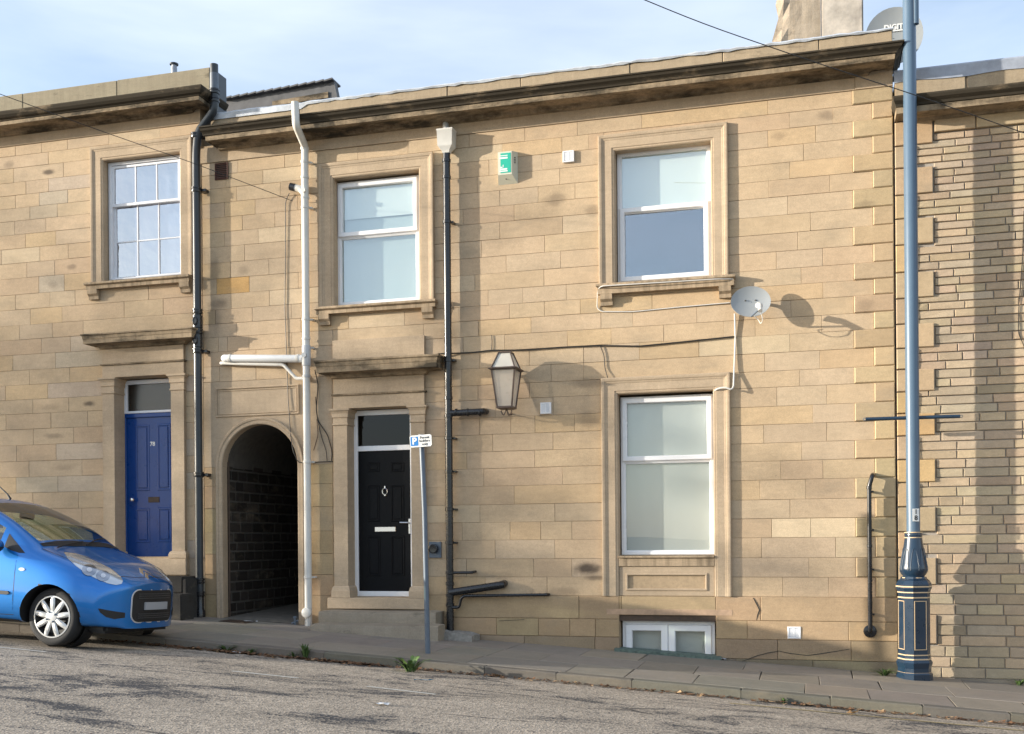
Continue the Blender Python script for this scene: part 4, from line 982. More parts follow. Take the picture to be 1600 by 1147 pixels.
MB().lathe([(.045,7.9),(.045,z_-.06),(.038,z_-.055),(.038,z_-.03)], 14, x_, 1.).build('pipe', M['lead'], vp, smooth=True)
MB().lathe([(.03,z_-.03),(.065,z_-.025),(.065,z_-.005),(.02,z_)], 14, x_, 1.).build('cowl', M['blackg'], vp, smooth=True)

# ------------------------------------------------------------------ pipes on the front
def P3(px, py, Y): x, z = wp(px, py, Y); return (x, Y, z)
def ring(mb, px, py, Y, r, h=.03, seg=14):
    x, _, z = P3(px, py, Y); mb.lathe([(r*.9,-h/2),(r,-h/2+.004),(r,h/2-.004),(r*.9,h/2)], seg, x, Y, z)
YB = -.11
bp = thing('soil_pipe', 'black cast iron soil pipe between the blue door house and the passage', 'pipe', (wx(314,960,YB), YB, pz(-8.2)))
xb_ = wx(309,560,YB); zgb = pz(xb_)
MB().tube([P3(334.5,101,YB), P3(335.5,172,YB), P3(309,207,YB), (xb_,YB,wz(309,240,YB)), (xb_,YB,zgb)], .056, 16, bend=.1).build('pipe', M['blackg'], bp, smooth=True)
MB().lathe([(.059,0),(.059,.22)], 16, P3(334.5,101,YB)[0], YB, wz(335,140,YB)).build('top_sleeve', plain('pale_worn_iron', (.10,.12,.15), .4, noise=.3, scale=9), bp, smooth=True)
for py in (147, 160, 212, 297, 487, 518, 549, 742, 908, 928):
    q = MB(); x = P3(335,py,YB)[0] if py < 190 else xb_; z = wz(309,py,YB)
    q.lathe([(.06,-.035),(.07,-.03),(.072,-.012),(.064,-.008),(.064,.01),(.072,.014),(.072,.034),(.06,.038)], 16, x, YB, z)
    if py in (212, 297, 549, 742): q.box(x+.03, x+.13, YB+.02, -.001, z-.02, z+.02, .005)
    q.build('collar', M['black'], bp, smooth=35)
for py in (503, 533):
    z = wz(309,py,YB)
    q = MB(); q.lathe([(.062,-.09),(.067,-.085),(.067,.085),(.062,.09)], 16, xb_, YB, z); q.build('access_fitting', M['black'], bp, smooth=True)
    q = MB(); q.lathe([(1,0),(1,-.022),(.72,-.028),(.68,-.018)], 18, 0, 0, 0, axis='y'); q.v = [(xb_+.004+v[0]*.038, YB-.058+v[1], z+v[2]*.062) for v in q.v]
    q.build('access_door', M['black'], bp, smooth=35)
MB().lathe([(.075,0),(.075,.08),(.06,.12),(.06,.3)], 16, xb_, YB, zgb).build('foot', M['black'], bp, smooth=True)

YW = -.10
wpp = thing('soil_pipe', 'white plastic soil pipe with side branches between the passage and black door', 'pipe', (wx(484,970,YW), YW, pz(-6.5)))
xw = wx(479,600,YW); zgw = pz(xw)
MB().tube([P3(461,160,-.46), P3(462.5,196,-.46), P3(476.5,229,YW), (xw,YW,wz(478,262,YW)), (xw,YW,zgw)], .05, 16, bend=.06).build('pipe', M['pvcw'], wpp, smooth=True)
for py in (232, 253, 277, 309, 324, 499, 529, 543, 567, 588, 722, 902):
    q = MB(); z = wz(479,py,YW); q.lathe([(.052,-.018),(.057,-.015),(.057,.015),(.052,.018)], 16, xw, YW, z)
    if py in (253, 324, 499, 543, 722, 902): q.box(xw+.03, xw+.085, YW+.03, -.001, z-.012, z+.012, .003)
    q.build('collar', M['pvcw'] if py < 540 or py > 590 else M['pvcg'], wpp, smooth=35)
z = wz(479,298,YW)
MB().tube([(xw,YW,z-.05),(xw-.06,YW,z+.03),(xw-.14,YW,z+.055)], .046, 14, bend=.05).build('branch', M['pvcw'], wpp, smooth=True)
MB().tube([(xw-.14,YW,z+.055),(xw-.215,YW,z+.078)], .052, 14).build('cap', M['black'], wpp, smooth=True)
MB().tube([(xw+.01,YW-.045,z-.01),(xw+.01,YW-.075,z-.01)], .03, 14).build('boss', M['pvcw'], wpp, smooth=True)
z = wz(479,556,YW)
MB().lathe([(.056,-.14),(.06,-.13),(.06,.13),(.056,.14)], 16, xw, YW, z+.0).build('junction', M['pvcg'], wpp, smooth=True)
MB().tube([(xw,YW-.05,z),(xw,YW-.08,z)], .034, 14).build('boss', M['pvcg'], wpp, smooth=True)
MB().tube([(wx(352,560,-.02),.0,wz(352,560)),(wx(350,560,YW),YW,wz(350,560,YW)),(wx(474,560.5,YW),YW,wz(474,560.5,YW))], .052, 16, bend=.05).build('branch', plain('clean_white_plastic', (.70,.71,.71), .38, noise=.04, scale=6), wpp, smooth=True)
for px_ in (360, 466):
    x = wx(px_,560,YW); MB().lathe([(.054,-.02),(.058,-.016),(.058,.016),(.054,.02)], 16, x, YW, wz(px_,560,YW), axis='x').build('collar', M['pvcw'], wpp, smooth=True)
YS = -.07
MB().tube([(wx(347,567.5),.0,wz(347,567.5)),(wx(345,567.5,YS),YS,wz(345,567.5,YS)),(wx(443,570,YS),YS,wz(443,570,YS)),(wx(463,591.5,YS),YS,wz(463,591.5,YS)),(xw,YW,wz(479,591.5,YW))], .024, 12, bend=.035).build('waste_pipe', M['pvcw'], wpp, smooth=True)
MB().lathe([(.06,-.075),(.07,-.068),(.07,-.03),(.05,0)], 16, xw+.0, YW, wz(483,957,YW), axis='y').build('boss', M['pvcw'], wpp, smooth=True)

YR = -.10
rp_ = thing('rain_pipe', 'black rainwater downpipe with white hopper right of the black door', 'pipe', (wx(703,980,YR), YR, pz(-4.6)))
xr_ = wx(700.5,600,YR); zgr = pz(xr_)-.02
MB().tube([(xr_,YR,wz(699,240,YR)),(xr_,YR,zgr)], .048, 16).build('pipe', M['black'], rp_, smooth=True)
hz0, hz1 = wz(699,236,YR), wz(699,206,YR)
q = MB(); q.lathe([(.045,hz0-.03),(.052,hz0),(.085,hz0+.04),(.098,hz0+.06),(.104,hz1),(.11,hz1+.005),(.11,hz1+.02),(.09,hz1+.02)], 4, xr_, YR, 0, shape=[(1,-.8),(1.05,-.2),(1.05,.5),(1,.95),(-1,.95),(-1.05,.5),(-1.05,-.2),(-1,-.8)]); q.build('hopper', M['pvcw'], rp_, smooth=45)
MB().tube([(wx(696,192,.0),.02,wz(696,190)),(wx(695,197,YR),YR+.03,wz(695,195,YR)),(xr_,YR,hz1+.01)], .04, 14, bend=.03).build('outlet', M['pvcg'], rp_, smooth=True)
MB().lathe([(.06,0),(.06,-.03)], 16, wx(696,190), -.001, wz(696,188), axis='y').build('outlet_sleeve', M['black'], rp_, smooth=True)
for py in (251, 277, 347, 563, 622, 650, 685, 737, 796, 848, 895, 912, 930, 945):
    q = MB(); z = wz(700,py,YR); q.lathe([(.05,-.022),(.056,-.018),(.056,.018),(.05,.022)], 16, xr_, YR, z)
    if py in (347,563,685,737,796,848): q.box(xr_+.03, xr_+.085, YR+.01, -.001, z-.012, z+.012, .003)
    q.build('collar', M['black'], rp_, smooth=35)
z = wz(700,646,YR)
MB().tube([(xr_,YR,z),(wx(756,643,YR),YR,wz(756,643,YR)),(wx(759,643,-.0),.01,wz(759,643))], .043, 14, bend=.05).build('branch', M['black'], rp_, smooth=True)
for px_ in (713, 731, 750):
    MB().lathe([(.044,-.014),(.05,-.01),(.05,.01),(.044,.014)], 14, wx(px_,644,YR), YR, wz(px_,644.5,YR), axis='x').build('collar', M['black'], rp_, smooth=True)
MB().tube([(xr_,YR,wz(700,895,YR)),(wx(738,894.5,YR),YR,wz(738,894.5,YR)),(wx(743,894,.0),.0,wz(743,893))], .018, 10, bend=.03).build('overflow_pipe', M['black'], rp_, smooth=True)
MB().tube([(xr_,YR-.01,wz(700,926,YR)),(wx(784,914,YR),YR-.01,wz(784,914,YR)),(wx(788,913,-.0),.0,wz(788,912))], .05, 14, bend=.04).build('branch', M['black'], rp_, smooth=True)
MB().tube([(xr_,YR-.02,wz(705,949,YR)),(wx(718,949,YR),YR-.02,wz(718,949,YR)),(wx(721,935,YR),YR-.02,wz(721,935,YR)),(wx(726,931,YR),YR-.02,wz(726,931,YR)),(wx(852,929.5,YR),YR+.03,wz(852,929.5,YR)),(wx(857,929.5,-.02),.0,wz(857,929))], .02, 10, bend=.03).build('waste_pipe', M['black'], rp_, smooth=True)
rw = thing('waste_pipe', 'thin black waste pipe standing against the right-hand quoins', 'pipe', (wx(1359,990,YB), YB, .6))
xq = wx(1359,870,YB)
MB().tube([(wx(1364,742,-.03),-.02,wz(1364,742)),(wx(1363,743,YB),YB,wz(1363,743,YB)),(xq,YB,wz(1359,760,YB)),(xq,YB,wz(1359,985,YB)),(xq,-.02,wz(1359,988,YB))], .026, 12, bend=.04).build('pipe', M['black'], rw, smooth=True)
for py in (762, 853): MB().lathe([(.027,-.02),(.031,-.016),(.031,.016),(.027,.02)], 12, xq, YB, wz(1359,py,YB)).build('collar', M['black'], rw, smooth=True)
for py in (768, 828, 890, 960):
    z = wz(1359,py,YB); MB().box(xq-.01, xq+.05, YB+.01, -.02, z-.01, z+.01, .003).build('clip', M['black'], rw)
MB().lathe([(.075,-.022),(.075,-.05),(.05,-.06)], 16, xq, 0, wz(1358,986), axis='y').build('wall_socket', M['black'], rw, smooth=True)
gb = thing('gully_block', 'broken grey concrete gully block at the foot of the black downpipe', 'block', (wx(715,995,-.2), -.25, pz(-4.5)))
xa, xb = wx(684,990,-.38), wx(737,1002,-.38); n = 8; q = MB()
for k in range(n+1):
    x = xa+(xb-xa)*k/n; zt = pz(x)+.115-.035*k/n+random.uniform(-.014,.014); zb2 = pz(x)-.01
    q.v += [(x,-.38,zb2),(x,-.37,zt),(x,-.25,zt+random.uniform(-.02,.015)),(x,-.12,zt+random.uniform(-.03,.01)),(x,-.03,zt),(x,-.03,zb2)]
for k in range(n):
    for i in range(5): q.f.append((k*6+i,(k+1)*6+i,(k+1)*6+i+1,k*6+i+1))
q.f += [tuple(range(5,-1,-1)), tuple(n*6+i for i in range(6))]
q.build('block', M['concrete'], gb)

# ------------------------------------------------------------------ small things fixed to the wall
def wall_vent(px, py, w, h, label, m='upvc'):
    x, z = wp(px, py, -.01); v = thing('wall_vent', label, 'vent', (x, 0, z), 'white plastic wall vents')
    MB().frame(x-w/2, x+w/2, z-h/2, z+h/2, .02, -.032, .002, .004).build('frame', M[m], v)
    for k in range(7):
        zz = z-h/2+.025+(h-.05)*(k+.5)/7
        MB().box(x-w/2+.018, x+w/2-.018, -.029, -.022, zz-.004, zz+.004).build('louvre', M[m], v)
    MB().box(x-w/2+.015, x+w/2-.015, -.025, -.003, z-h/2+.015, z+h/2-.015).build('mesh_backing', plain('vent_grey', (.6,.62,.66), .6), v)
    MB().box(x-.006, x+.006, -.03, -.01, z-h/2+.02, z+h/2-.02).build('mullion', M[m], v)
wall_vent(888.5, 245, .145, .145, 'small white wall vent beside the alarm box')
wall_vent(853, 638, .14, .145, 'small white wall vent below the wall lantern')
x, z = wp(1241, 988.5, -.03)
wall_vent(1241, 988.5, .155, .145, 'small white wall vent low on the plinth near the pavement')
ab = thing('air_brick', 'maroon louvred air brick under the cornice by the black pipe', 'vent', (wx(346,268), 0, wz(346,268)))
x0, x1, z0, z1 = wx(336.5,268), wx(357,268), wz(346,281), wz(346,255)
MB().frame(x0, x1, z0, z1, .014, -.02, .004, .003).build('frame', M['airbrick'], ab)
for k in range(8):
    zz = z0+.012+(z1-z0-.024)*(k+.5)/8; MB().box(x0+.012, x1-.012, -.018, .0, zz-.006, zz+.006).build('louvre', M['airbrick'], ab)
MB().box(x0+.01, x1-.01, -.002, .004, z0+.01, z1-.01).build('backing', M['ink'], ab)
fl = thing('boiler_flue', 'round black boiler flue on a grey plate right of the black door', 'flue', (wx(680,858), 0, wz(680,858)))
x, z = wx(680.5,858.5), wz(680.5,858.5)
MB().box(x-.085, x+.085, -.02, .0, z-.11, z+.10, .004).build('plate', M['steel'], fl)
MB().lathe([(.062,-.02),(.062,-.075),(.052,-.08),(.05,-.07),(.012,-.068)], 18, x-.012, 0, z+.01, axis='y').build('outlet', M['black'], fl, smooth=35)
al = thing('alarm_box', 'cream and green burglar alarm box on the upper wall', 'alarm', (wx(792,262), 0, wz(792,262)))
ya = -.09
x0, x1 = wx(777.5,262,-.03), wx(808,262,-.03); z1, z0 = wz(792,238,-.03), wz(792,287,-.03)
fx0_, fx1_, fz0_ = x0+.022, x1-.055, z0+.10
q = MB(); q.add([(x0,0,z0),(x1,0,z0),(x1,0,z1),(x0,0,z1),(fx0_,ya,fz0_),(fx1_,ya,fz0_),(fx1_,ya,z1-.01),(fx0_,ya,z1-.01)],[(4,5,6,7),(0,1,5,4),(1,2,6,5),(2,3,7,6),(3,0,4,7)]); q.build('case', M['cream'], al)
MB().box(fx0_+.035, fx1_-.012, ya-.003, ya+.001, fz0_+.02, z1-.03).build('green_panel', M['green'], al)
for (a, b_, c_, d_) in [(.02,.13,.20,.222),(.02,.13,.236,.246),(.03,.06,.085,.10),(.065,.075,.09,.125),(.03,.125,.058,.078),(.02,.13,.035,.05)]:
    MB().box(fx0_+a, min(fx0_+b_, fx1_-.012), ya-.0045, ya-.002, fz0_+c_, fz0_+d_).build('marking', M['signw'], al)
for k in range(4): MB().box(x1-.042, x1-.015, -.052+.0, -.045+.0, z1-.09-.022*k, z1-.08-.022*k).build('slot', M['ink'], al)
MB().lathe([(.009,-.048),(.009,-.052)], 10, (x0+x1)/2-.01, 0, z0+.055, axis='y').build('screw_hole', M['ink'], al)

# lantern on a bracket
lt = thing('wall_lantern', 'four-sided glass wall lantern with tapering frosted panes', 'lantern', (wx(791,600,-.25), 0, wz(791,600)))
Yl = -.27
def lz_(py): return wz(791, py, Yl)
lx = wx(791, 600, Yl)
zt0, ze, zb0 = lz_(552), lz_(578), lz_(637)
ht, he, hb = .075, .165, .095; hei = .15
def sq(h, z): return [(lx-h, Yl-h, z), (lx+h, Yl-h, z), (lx+h, Yl+h, z), (lx-h, Yl+h, z)]
def bars(h0, z0, h1, z1, r):
    for a, c in zip(sq(h0,z0), sq(h1,z1)): MB().tube([a, c], r, 4).build('bar', M['copper'], lt)
bars(hb, zb0, hei, ze-.01, .012); bars(hei, ze+.015, ht, zt0, .010)
for h0, z0, h1, z1, pm_ in ((hb-.003, zb0+.01, hei-.003, ze-.01, 'frost2'), (hei-.005, ze+.012, ht-.003, zt0-.008, 'frost')):
    A, B = sq(h0,z0), sq(h1,z1)
    for i in range(4):
        j = (i+1)%4; MB().add([A[i],A[j],B[j],B[i]],[(0,1,2,3)]).build('pane', M[pm_], lt, fix=False)
q = MB(); q.lathe([(he*1.0,ze-.015),(he*1.13,ze-.002),(he*1.13,ze+.008),(he*.95,ze+.02)], 4, lx, Yl, 0, shape=[(-1,-1),(1,-1),(1,1),(-1,1)]); q.build('eaves', M['copper'], lt)
q = MB(); q.lathe([(ht*.9,zt0-.012),(ht*1.12,zt0-.006),(ht*1.12,zt0+.008),(ht*.6,zt0+.02)], 4, lx, Yl, 0, shape=[(-1,-1),(1,-1),(1,1),(-1,1)]); q.build('cap', M['copper'], lt)
q = MB(); q.lathe([(hb*.9,zb0-.02),(hb*1.12,zb0-.012),(hb*1.12,zb0+.008),(hb,zb0+.012)], 4, lx, Yl, 0, shape=[(-1,-1),(1,-1),(1,1),(-1,1)]); q.build('base', M['copper'], lt)
q = MB()
for s in (-1, 1):
    q.tube([(lx+s*(.005+.055*t), Yl, zb0-.02-.07*math.sin(t*2.4)) for t in [k/8 for k in range(9)]]+[(lx+s*.072,Yl,zb0-.045),(lx+s*.062,Yl,zb0-.035)], .008, 6)
q.tube([(lx, Yl, zb0-.02), (lx, Yl+.1, zb0-.09), (lx, 0, zb0-.05)], .010, 6, bend=.05); q.tube([(lx,Yl+.15,ze+.03),(lx,0,ze+.06)], .010, 6)
q.build('scroll_bracket', M['copper'], lt, smooth=True)

# satellite dish with arm
def dish(name, label, centre, rad, normal, up_hint, mount_to, lnb=True, m='dish', depth=.16, squash=1.):
    d = thing(name, label, 'satellite dish', mount_to)
    n_ = Vector(normal).normalized(); u = Vector(up_hint).cross(n_).normalized(); v = n_.cross(u)
    c = Vector(centre)
    def W(a, b_, h): return c + u*a + v*b_ + n_*h
    q = MB(); seg, rings = 32, 8
    for side in (0, 1):
        for k in range(rings+1):
            r = rad*k/rings; h = depth*rad*((r/rad)**2-1) - side*.008
            for i in range(seg): a = 2*math.pi*i/seg; q.v.append(W(math.cos(a)*r, math.sin(a)*r*squash, h))
    ofs = (rings+1)*seg
    for s_ in (0, ofs):
        for k in range(rings):
            for i in range(seg): j = (i+1)%seg; q.f.append((s_+k*seg+i, s_+k*seg+j, s_+(k+1)*seg+j, s_+(k+1)*seg+i))
    for i in range(seg): j = (i+1)%seg; q.f.append((rings*seg+i, rings*seg+j, ofs+rings*seg+j, ofs+rings*seg+i))
    q.build('reflector', M[m], d, smooth=40)
    return d, W, c, n_
cD = P3(1173, 471, -.20)
lnb = Vector(P3(1188, 482, -.38))
sdish, Wf, c, n_ = dish('satellite_dish', 'small grey satellite dish on the wall between the two right-hand windows', cD, .235, (.12,-1,.18), (0,0,1), (wx(1160,470),0,wz(1160,470)), squash=.82)
bot = Wf(.0, -.19, -.0)
MB().tube([bot, bot+(lnb-bot)*.9], .011, 8).build('arm', M['steel'], sdish)
MB().tube([lnb+Vector((0,-.03,-.035)), lnb+Vector((-.005,.05,.055))], .026, 12).build('receiver', M['pvcw'], sdish, smooth=True)
MB().tube([lnb+Vector((-.005,.045,.04)), lnb+Vector((-.03,.10,.06))], .036, 12).build('feed_horn', M['pvcw'], sdish, smooth=True)
MB().tube([lnb+Vector((0,.0,-.03)), lnb+Vector((.03,.03,-.13)), lnb+Vector((.0,.09,-.17)), lnb+Vector((-.03,.14,-.1)), bot+(lnb-bot)*.35+Vector((0,0,-.03))], .005, 6, bend=.05).build('lead', M['wirew'], sdish, smooth=True)
bx_, bz_ = wx(1205,472), wz(1205,472)
MB().tube([Vector(c)+n_*-.05, (c[0]+.04,-.10,c[2]+.02), (c[0]+.04,-.01,c[2]+.02)], .02, 8, bend=.05).box(c[0]-.02, c[0]+.10, -.012, 0, c[2]-.06, c[2]+.1, .003).build('wall_bracket', M['steel'], sdish, smooth=35)
for s in (-.06, .06): MB().lathe([(.012,0),(.012,.012),(.004,.014)], 8, *Wf(s,.02,-.035)).build('bolt', M['ink'], sdish)
# larger dish on the roof end
Yd = .45
cR = P3(1397, 56, Yd)
rd, Wf2, c2, n2 = dish('satellite_dish', 'large grey satellite dish behind the roof corner next to the lamp post', cR, .335, (.02,-1,-.10), (0,0,1), (cR[0],Yd,7.2), depth=.12)
MB().tube([Vector(c2)-n2*.05, (c2[0]-.05,Yd+.25,c2[2]-.1), (c2[0]-.05,Yd+.25,7.18)], .025, 10, bend=.05).build('mast', M['steel'], rd, smooth=True)
eu = Vector((0,0,1)).cross(n2).normalized(); ev = n2.cross(eu)
rotm = Matrix((eu, ev, n2)).transposed().to_euler()
text('DIGITAL', .085, M['signw'], rd, 'lettering', Wf2(.045, .11, -.028), rot=rotm, bold=.004)
MB().add([Wf2(-.14,.06,-.03), Wf2(.2,.06,-.02), Wf2(.2,.075,-.02), Wf2(-.14,.075,-.03)],[(0,1,2,3)]).build('underline', M['signw'], rd, fix=False)
MB().tube([Wf2(.02,-.3,-.05), (c2[0]+.07,Yd-.1,7.05), (c2[0]+.03,Yd-.2,6.9), (c2[0]+.05,.02,6.7)], .008, 6, bend=.1).build('cable', M['wire'], rd, smooth=True)

# cables
def cable(name, label, pts, r, m, group=None, bend=.05, seg=6):
    q = MB(); q.tube(pts, r, seg, bend=bend); o = q.build(name, M[m], smooth=True); return tag(o, label, 'cable', group)
cable('wall_cable', 'black cable crossing the wall above the lantern', [P3(684,553,-.06), P3(712,552,-.02), P3(738,551,-.02), P3(766,547.5,-.02), P3(820,547,-.02), P3(880,542.5,-.02), P3(935,540,-.02), P3(1000,541,-.02), P3(1060,535,-.02), P3(1147,526,-.02)], .009, 'wire')
cable('wall_cable', 'short black cable dropping to the ground floor window top', [P3(938,541,-.02), P3(944,555,-.015), P3(945,575,-.015), P3(950,592,-.04)], .006, 'wire')
cable('wall_cable', 'short black wire rising to a dark spot above the lantern', [P3(768,524,-.012), P3(769,535,-.012), P3(768,547,-.012)], .005, 'wire')
cable('dish_cable', 'grey twin cable running down from the satellite dish', [P3(1148,490,-.03), P3(1149,530,-.015), P3(1147,580,-.03), P3(1146,604,-.07), P3(1143,609,-.085), P3(1132,605,-.085), P3(1119,608,-.05), P3(1115,613,.02)], .011, 'wirew', bend=.04)
cable('sill_cable', 'thin white cable looped under the upper right sill', [P3(1146,436,-.08), P3(1120,436,-.135), P3(1040,441,-.14), P3(940,447,-.14), P3(934,452,-.06), P3(933,482,-.012), P3(940,487,-.012), P3(990,487,-.012), P3(1060,480,-.012), P3(1140,473,-.012)], .007, 'wirew', bend=.04)
cable('drop_cable', 'thin black cable hanging down beside the white pipe into the arch', [P3(452,302,-.03), P3(446,315,-.02), P3(446,400,-.015), P3(445,480,-.015), P3(448,560,-.015), P3(450,620,-.02), P3(454,680,-.03), P3(458,705,-.035), P3(466,723,-.03), P3(476,723,-.04), P3(520,721,-.02)], .006, 'wire')
cable('loose_cables', 'tangle of black wires hanging from the door hood', [P3(492,578,-.08), P3(497,600,-.03), P3(494,640,-.02), P3(497,658,-.02), P3(512,680,-.02), P3(519,705,-.02), P3(518,720,-.02)], .007, 'wire')
cable('loose_cable', 'thin black wire hanging slackly left of the black door', [P3(493,620,-.02), P3(496,655,-.02), P3(503,685,-.02), P3(510,705,-.02), P3(511,720,-.02)], .005, 'wire')
cable('loose_cable', 'thin brown wire curling behind the white pipe', [P3(495,655,-.02), P3(497,680,-.02), P3(490,704,-.02)], .005, 'rust')
cable('overhead_wire', 'overhead telephone wire slanting down to the wall by the white pipe', [P3(-30,136,-3.2), P3(150,202,-2.0), P3(300,254,-1.0), P3(457,314,-.02)], .0045, 'wire', bend=.3)
cable('overhead_wire', 'overhead telephone wire crossing the sky in front of the lamp post', [P3(930,-32,-3.), P3(1100,38,-2.4), P3(1290,103,-1.9), P3(1450,155,-1.4), P3(1640,222,-.9), (5,-.3,5.2)], .005, 'wire', bend=.4)
cable('wall_cable', 'thin black cable on the thin stone wall at the right edge', [P3(1600,330,-.01), P3(1598,400,-.01), P3(1592,480,-.01), P3(1591,520,-.01), P3(1602,545,-.01)], .005, 'wire')

# ------------------------------------------------------------------ street furniture
Yp = gp(669, 1020, pave_f)[1]; pb = gp(668.5, 1021, pave_f)
sg = thing('parking_sign', 'leaning grey post with small parking permit sign by the kerb', 'sign', pb)
ptop = P3(658.5, 683, pb[1]+.05)
MB().tube([(pb[0],pb[1],pb[2]-.02), ((pb[0]*.35+ptop[0]*.65)+.012, pb[1]*.35+ptop[1]*.65, pb[2]*.35+ptop[2]*.65), ptop], .030, 12).build('post', M['steel'], sg, smooth=True)
MB().tube([Vector(ptop)+Vector((0,0,-.01)), Vector(ptop)+Vector((-.003,0,.03))], .034, 12).build('post_cap', M['pvcg'], sg)
pc = P3(659.5, 689.5, pb[1]+.01); sw, shh = .135, .072
q = MB(); bm = bmesh.new(); bmesh.ops.create_cube(bm, size=1)
for v in bm.verts: v.co = (v.co.x*sw*2, v.co.y*.004, v.co.z*shh*2)
bmesh.ops.bevel(bm, geom=[e for e in bm.edges if abs(e.verts[0].co.y-e.verts[1].co.y) > .003], offset=.014, segments=4, affect='EDGES'); q.bm(bm)
rot = Matrix.Rotation(R(-2.5),4,'Y'); tr = Matrix.Translation((pc[0], pc[1]-.042, pc[2]))
def place(o): o.matrix_basis = tr @ rot @ o.matrix_basis; return o
def plate(name, m, x0, x1, z0, z1, y, par):
    a = MB(); a.box(x0, x1, y-.0008, y, z0, z1); o = a.build(name, m, None); place(o); bpy.context.view_layer.update(); put(o, par); return o
o = q.build('sign_plate', M['ink'], None); place(o); put(o, sg); spl = o
q = MB(); bm = bmesh.new(); bmesh.ops.create_cube(bm, size=1)
for v in bm.verts: v.co = (v.co.x*(sw*2-.008), v.co.y*.002-.002, v.co.z*(shh*2-.008))
bmesh.ops.bevel(bm, geom=[e for e in bm.edges if abs(e.verts[0].co.y-e.verts[1].co.y) > .001], offset=.011, segments=4, affect='EDGES'); q.bm(bm)
o = q.build('sign_face', M['signw'], None); place(o); put(o, spl)
plate('parking_square', M['signb'], -.122, -.03, -.052, .052, -.0035, spl)
def stext(body, size, m, x, z, bold, nm):
    o = text(body, size, m, None, nm, (0,0,0), bold=bold); o.matrix_basis = tr @ rot @ Matrix.Translation((x,-.0048,z)) @ Matrix.Rotation(R(90),4,'X'); put(o, spl)
stext('P', .105, M['signw'], -.076, 0, .004, 'letter')
for k, s_ in enumerate(('Permit','holders','only')): stext(s_, .043, M['ink'], .048, .036-.037*k, .0002, 'words')

# lamp post
YLp = -.335
lbx = wx(1428.5, 1000, YLp); lp = thing('lamp_post', 'tall blue-grey lamp post with ornate navy base numbered 18', 'lamp post', (lbx, YLp, pz(lbx)))
def lpz(py): return wz(1428, py, YLp)
def csq(a, c, rotd):
    pts = [(-a,-1),(a,-1),(1,-a),(1,a),(a,1),(-a,1),(-1,a),(-1,-a)]
    cr_, sr_ = math.cos(R(rotd)), math.sin(R(rotd)); return [(x*cr_-y*sr_, x*sr_+y*cr_) for x, y in pts]
shp = csq(.55, 0, 22)
zg = pz(lbx)-.03
k_ = 1/135.
q = MB(); q.lathe([(.172,zg),(.172,lpz(1052)),(.158,lpz(1049)),(.158,lpz(1043)),(.165,lpz(1039)),(.172,lpz(1034)),(.158,lpz(1030)),(.152,lpz(1026)),(.150,lpz(1020)),(.150,lpz(932)),(.152,lpz(928)),(.158,lpz(922)),(.168,lpz(919)),(.168,lpz(913)),(.150,lpz(907)),(.125,lpz(904)),(.12,lpz(901))], 8, lbx, YLp, 0, shape=shp); q.build('base', M['lampnavy'], lp)
for py, r_, h_ in ((1050,.1605,.012),(1028.5,.1585,.014),(1022,.1535,.012),(933,.1535,.014),(925,.158,.012),(916,.171,.014)):
    q = MB(); q.lathe([(r_-.01,-h_/2),(r_,-h_/2),(r_,h_/2),(r_-.01,h_/2)], 8, lbx, YLp, lpz(py), shape=shp, capb=False, capt=False); q.build('gilt_band', M['gold'], lp)
for k in range(4):        # framed panels on the broad faces
    th = R(22+90*k)
    cth, sth = math.cos(th), math.sin(th)
    q = MB(); q.frame(-.072, .072, lpz(1014), lpz(938), .008, -.1545, -.149, .001)
    q.v = [(lbx+v[0]*cth-v[1]*sth, YLp+v[0]*sth+v[1]*cth, v[2]) for v in q.v]; q.build('panel_frame', M['gold'], lp)
vs = [(.115,lpz(903)),(.118,lpz(900)),(.135,lpz(897)),(.152,lpz(893)),(.155,lpz(888)),(.144,lpz(881)),(.124,lpz(866)),(.106,lpz(852)),(.096,lpz(842)),(.093,lpz(838)),(.092,lpz(833))]
MB().lathe(vs, 24, lbx, YLp, 0).build('vase', M['lampnavy'], lp, smooth=40)
for k in range(8):        # acanthus leaves in relief
    a0 = 2*math.pi*k/8; q = MB()
    for s in (-1, 1):
        pts = []
        for t in [i/9 for i in range(10)]:
            zz = lpz(891-34*math.sin(t*math.pi/2)); w_ = .30*math.cos(t*math.pi/2)**.8; rr_ = .14
            for (ra, za), (rb_, zb_) in zip(vs, vs[1:]):
                if za <= zz <= zb_: rr_ = ra+(rb_-ra)*(zz-za)/(zb_-za)
            pts.append((lbx+rr_*math.cos(a0+s*w_), YLp+rr_*math.sin(a0+s*w_), zz))
        q.tube(pts, .0045, 5)
    q.build('leaf_relief', M['lampnavy'], lp, smooth=True)
for py, r_ in ((902.5,.128),(840,.099),(832,.099)): MB().lathe([(r_-.015,-.006),(r_,-.005),(r_,.005),(r_-.015,.006)], 24, lbx, YLp, lpz(py)).build('gilt_band', M['gold'], lp, smooth=True)
MB().lathe([(.094,-.02),(.096,-.016),(.096,.016),(.094,.02)], 24, lbx, YLp, lpz(836)).build('collar', M['lampnavy'], lp, smooth=True)
ztop = 9.2
MB().lathe([(.074,lpz(836)),(.074,lpz(170)),(.0725,lpz(169.5)),(.070,ztop)], 28, lbx, YLp, 0).build('column', M['lampblue'], lp, smooth=30)
MB().tube([P3(1352.5,655,YLp-.005), P3(1500,650.5,YLp-.005)], .022, 10).build('ladder_bar', M['lampnavy'], lp, smooth=True)
for px_, py_ in ((1351,655),(1502,650.5)):
    c0 = Vector(P3(px_,py_,YLp-.005)); MB().tube([c0+Vector((.014*math.cos(t*math.pi/5),0,.014*math.sin(t*math.pi/5))) for t in range(11)], .004, 5, caps=False).build('ring', M['steel'], lp)
bx2 = lbx+.065
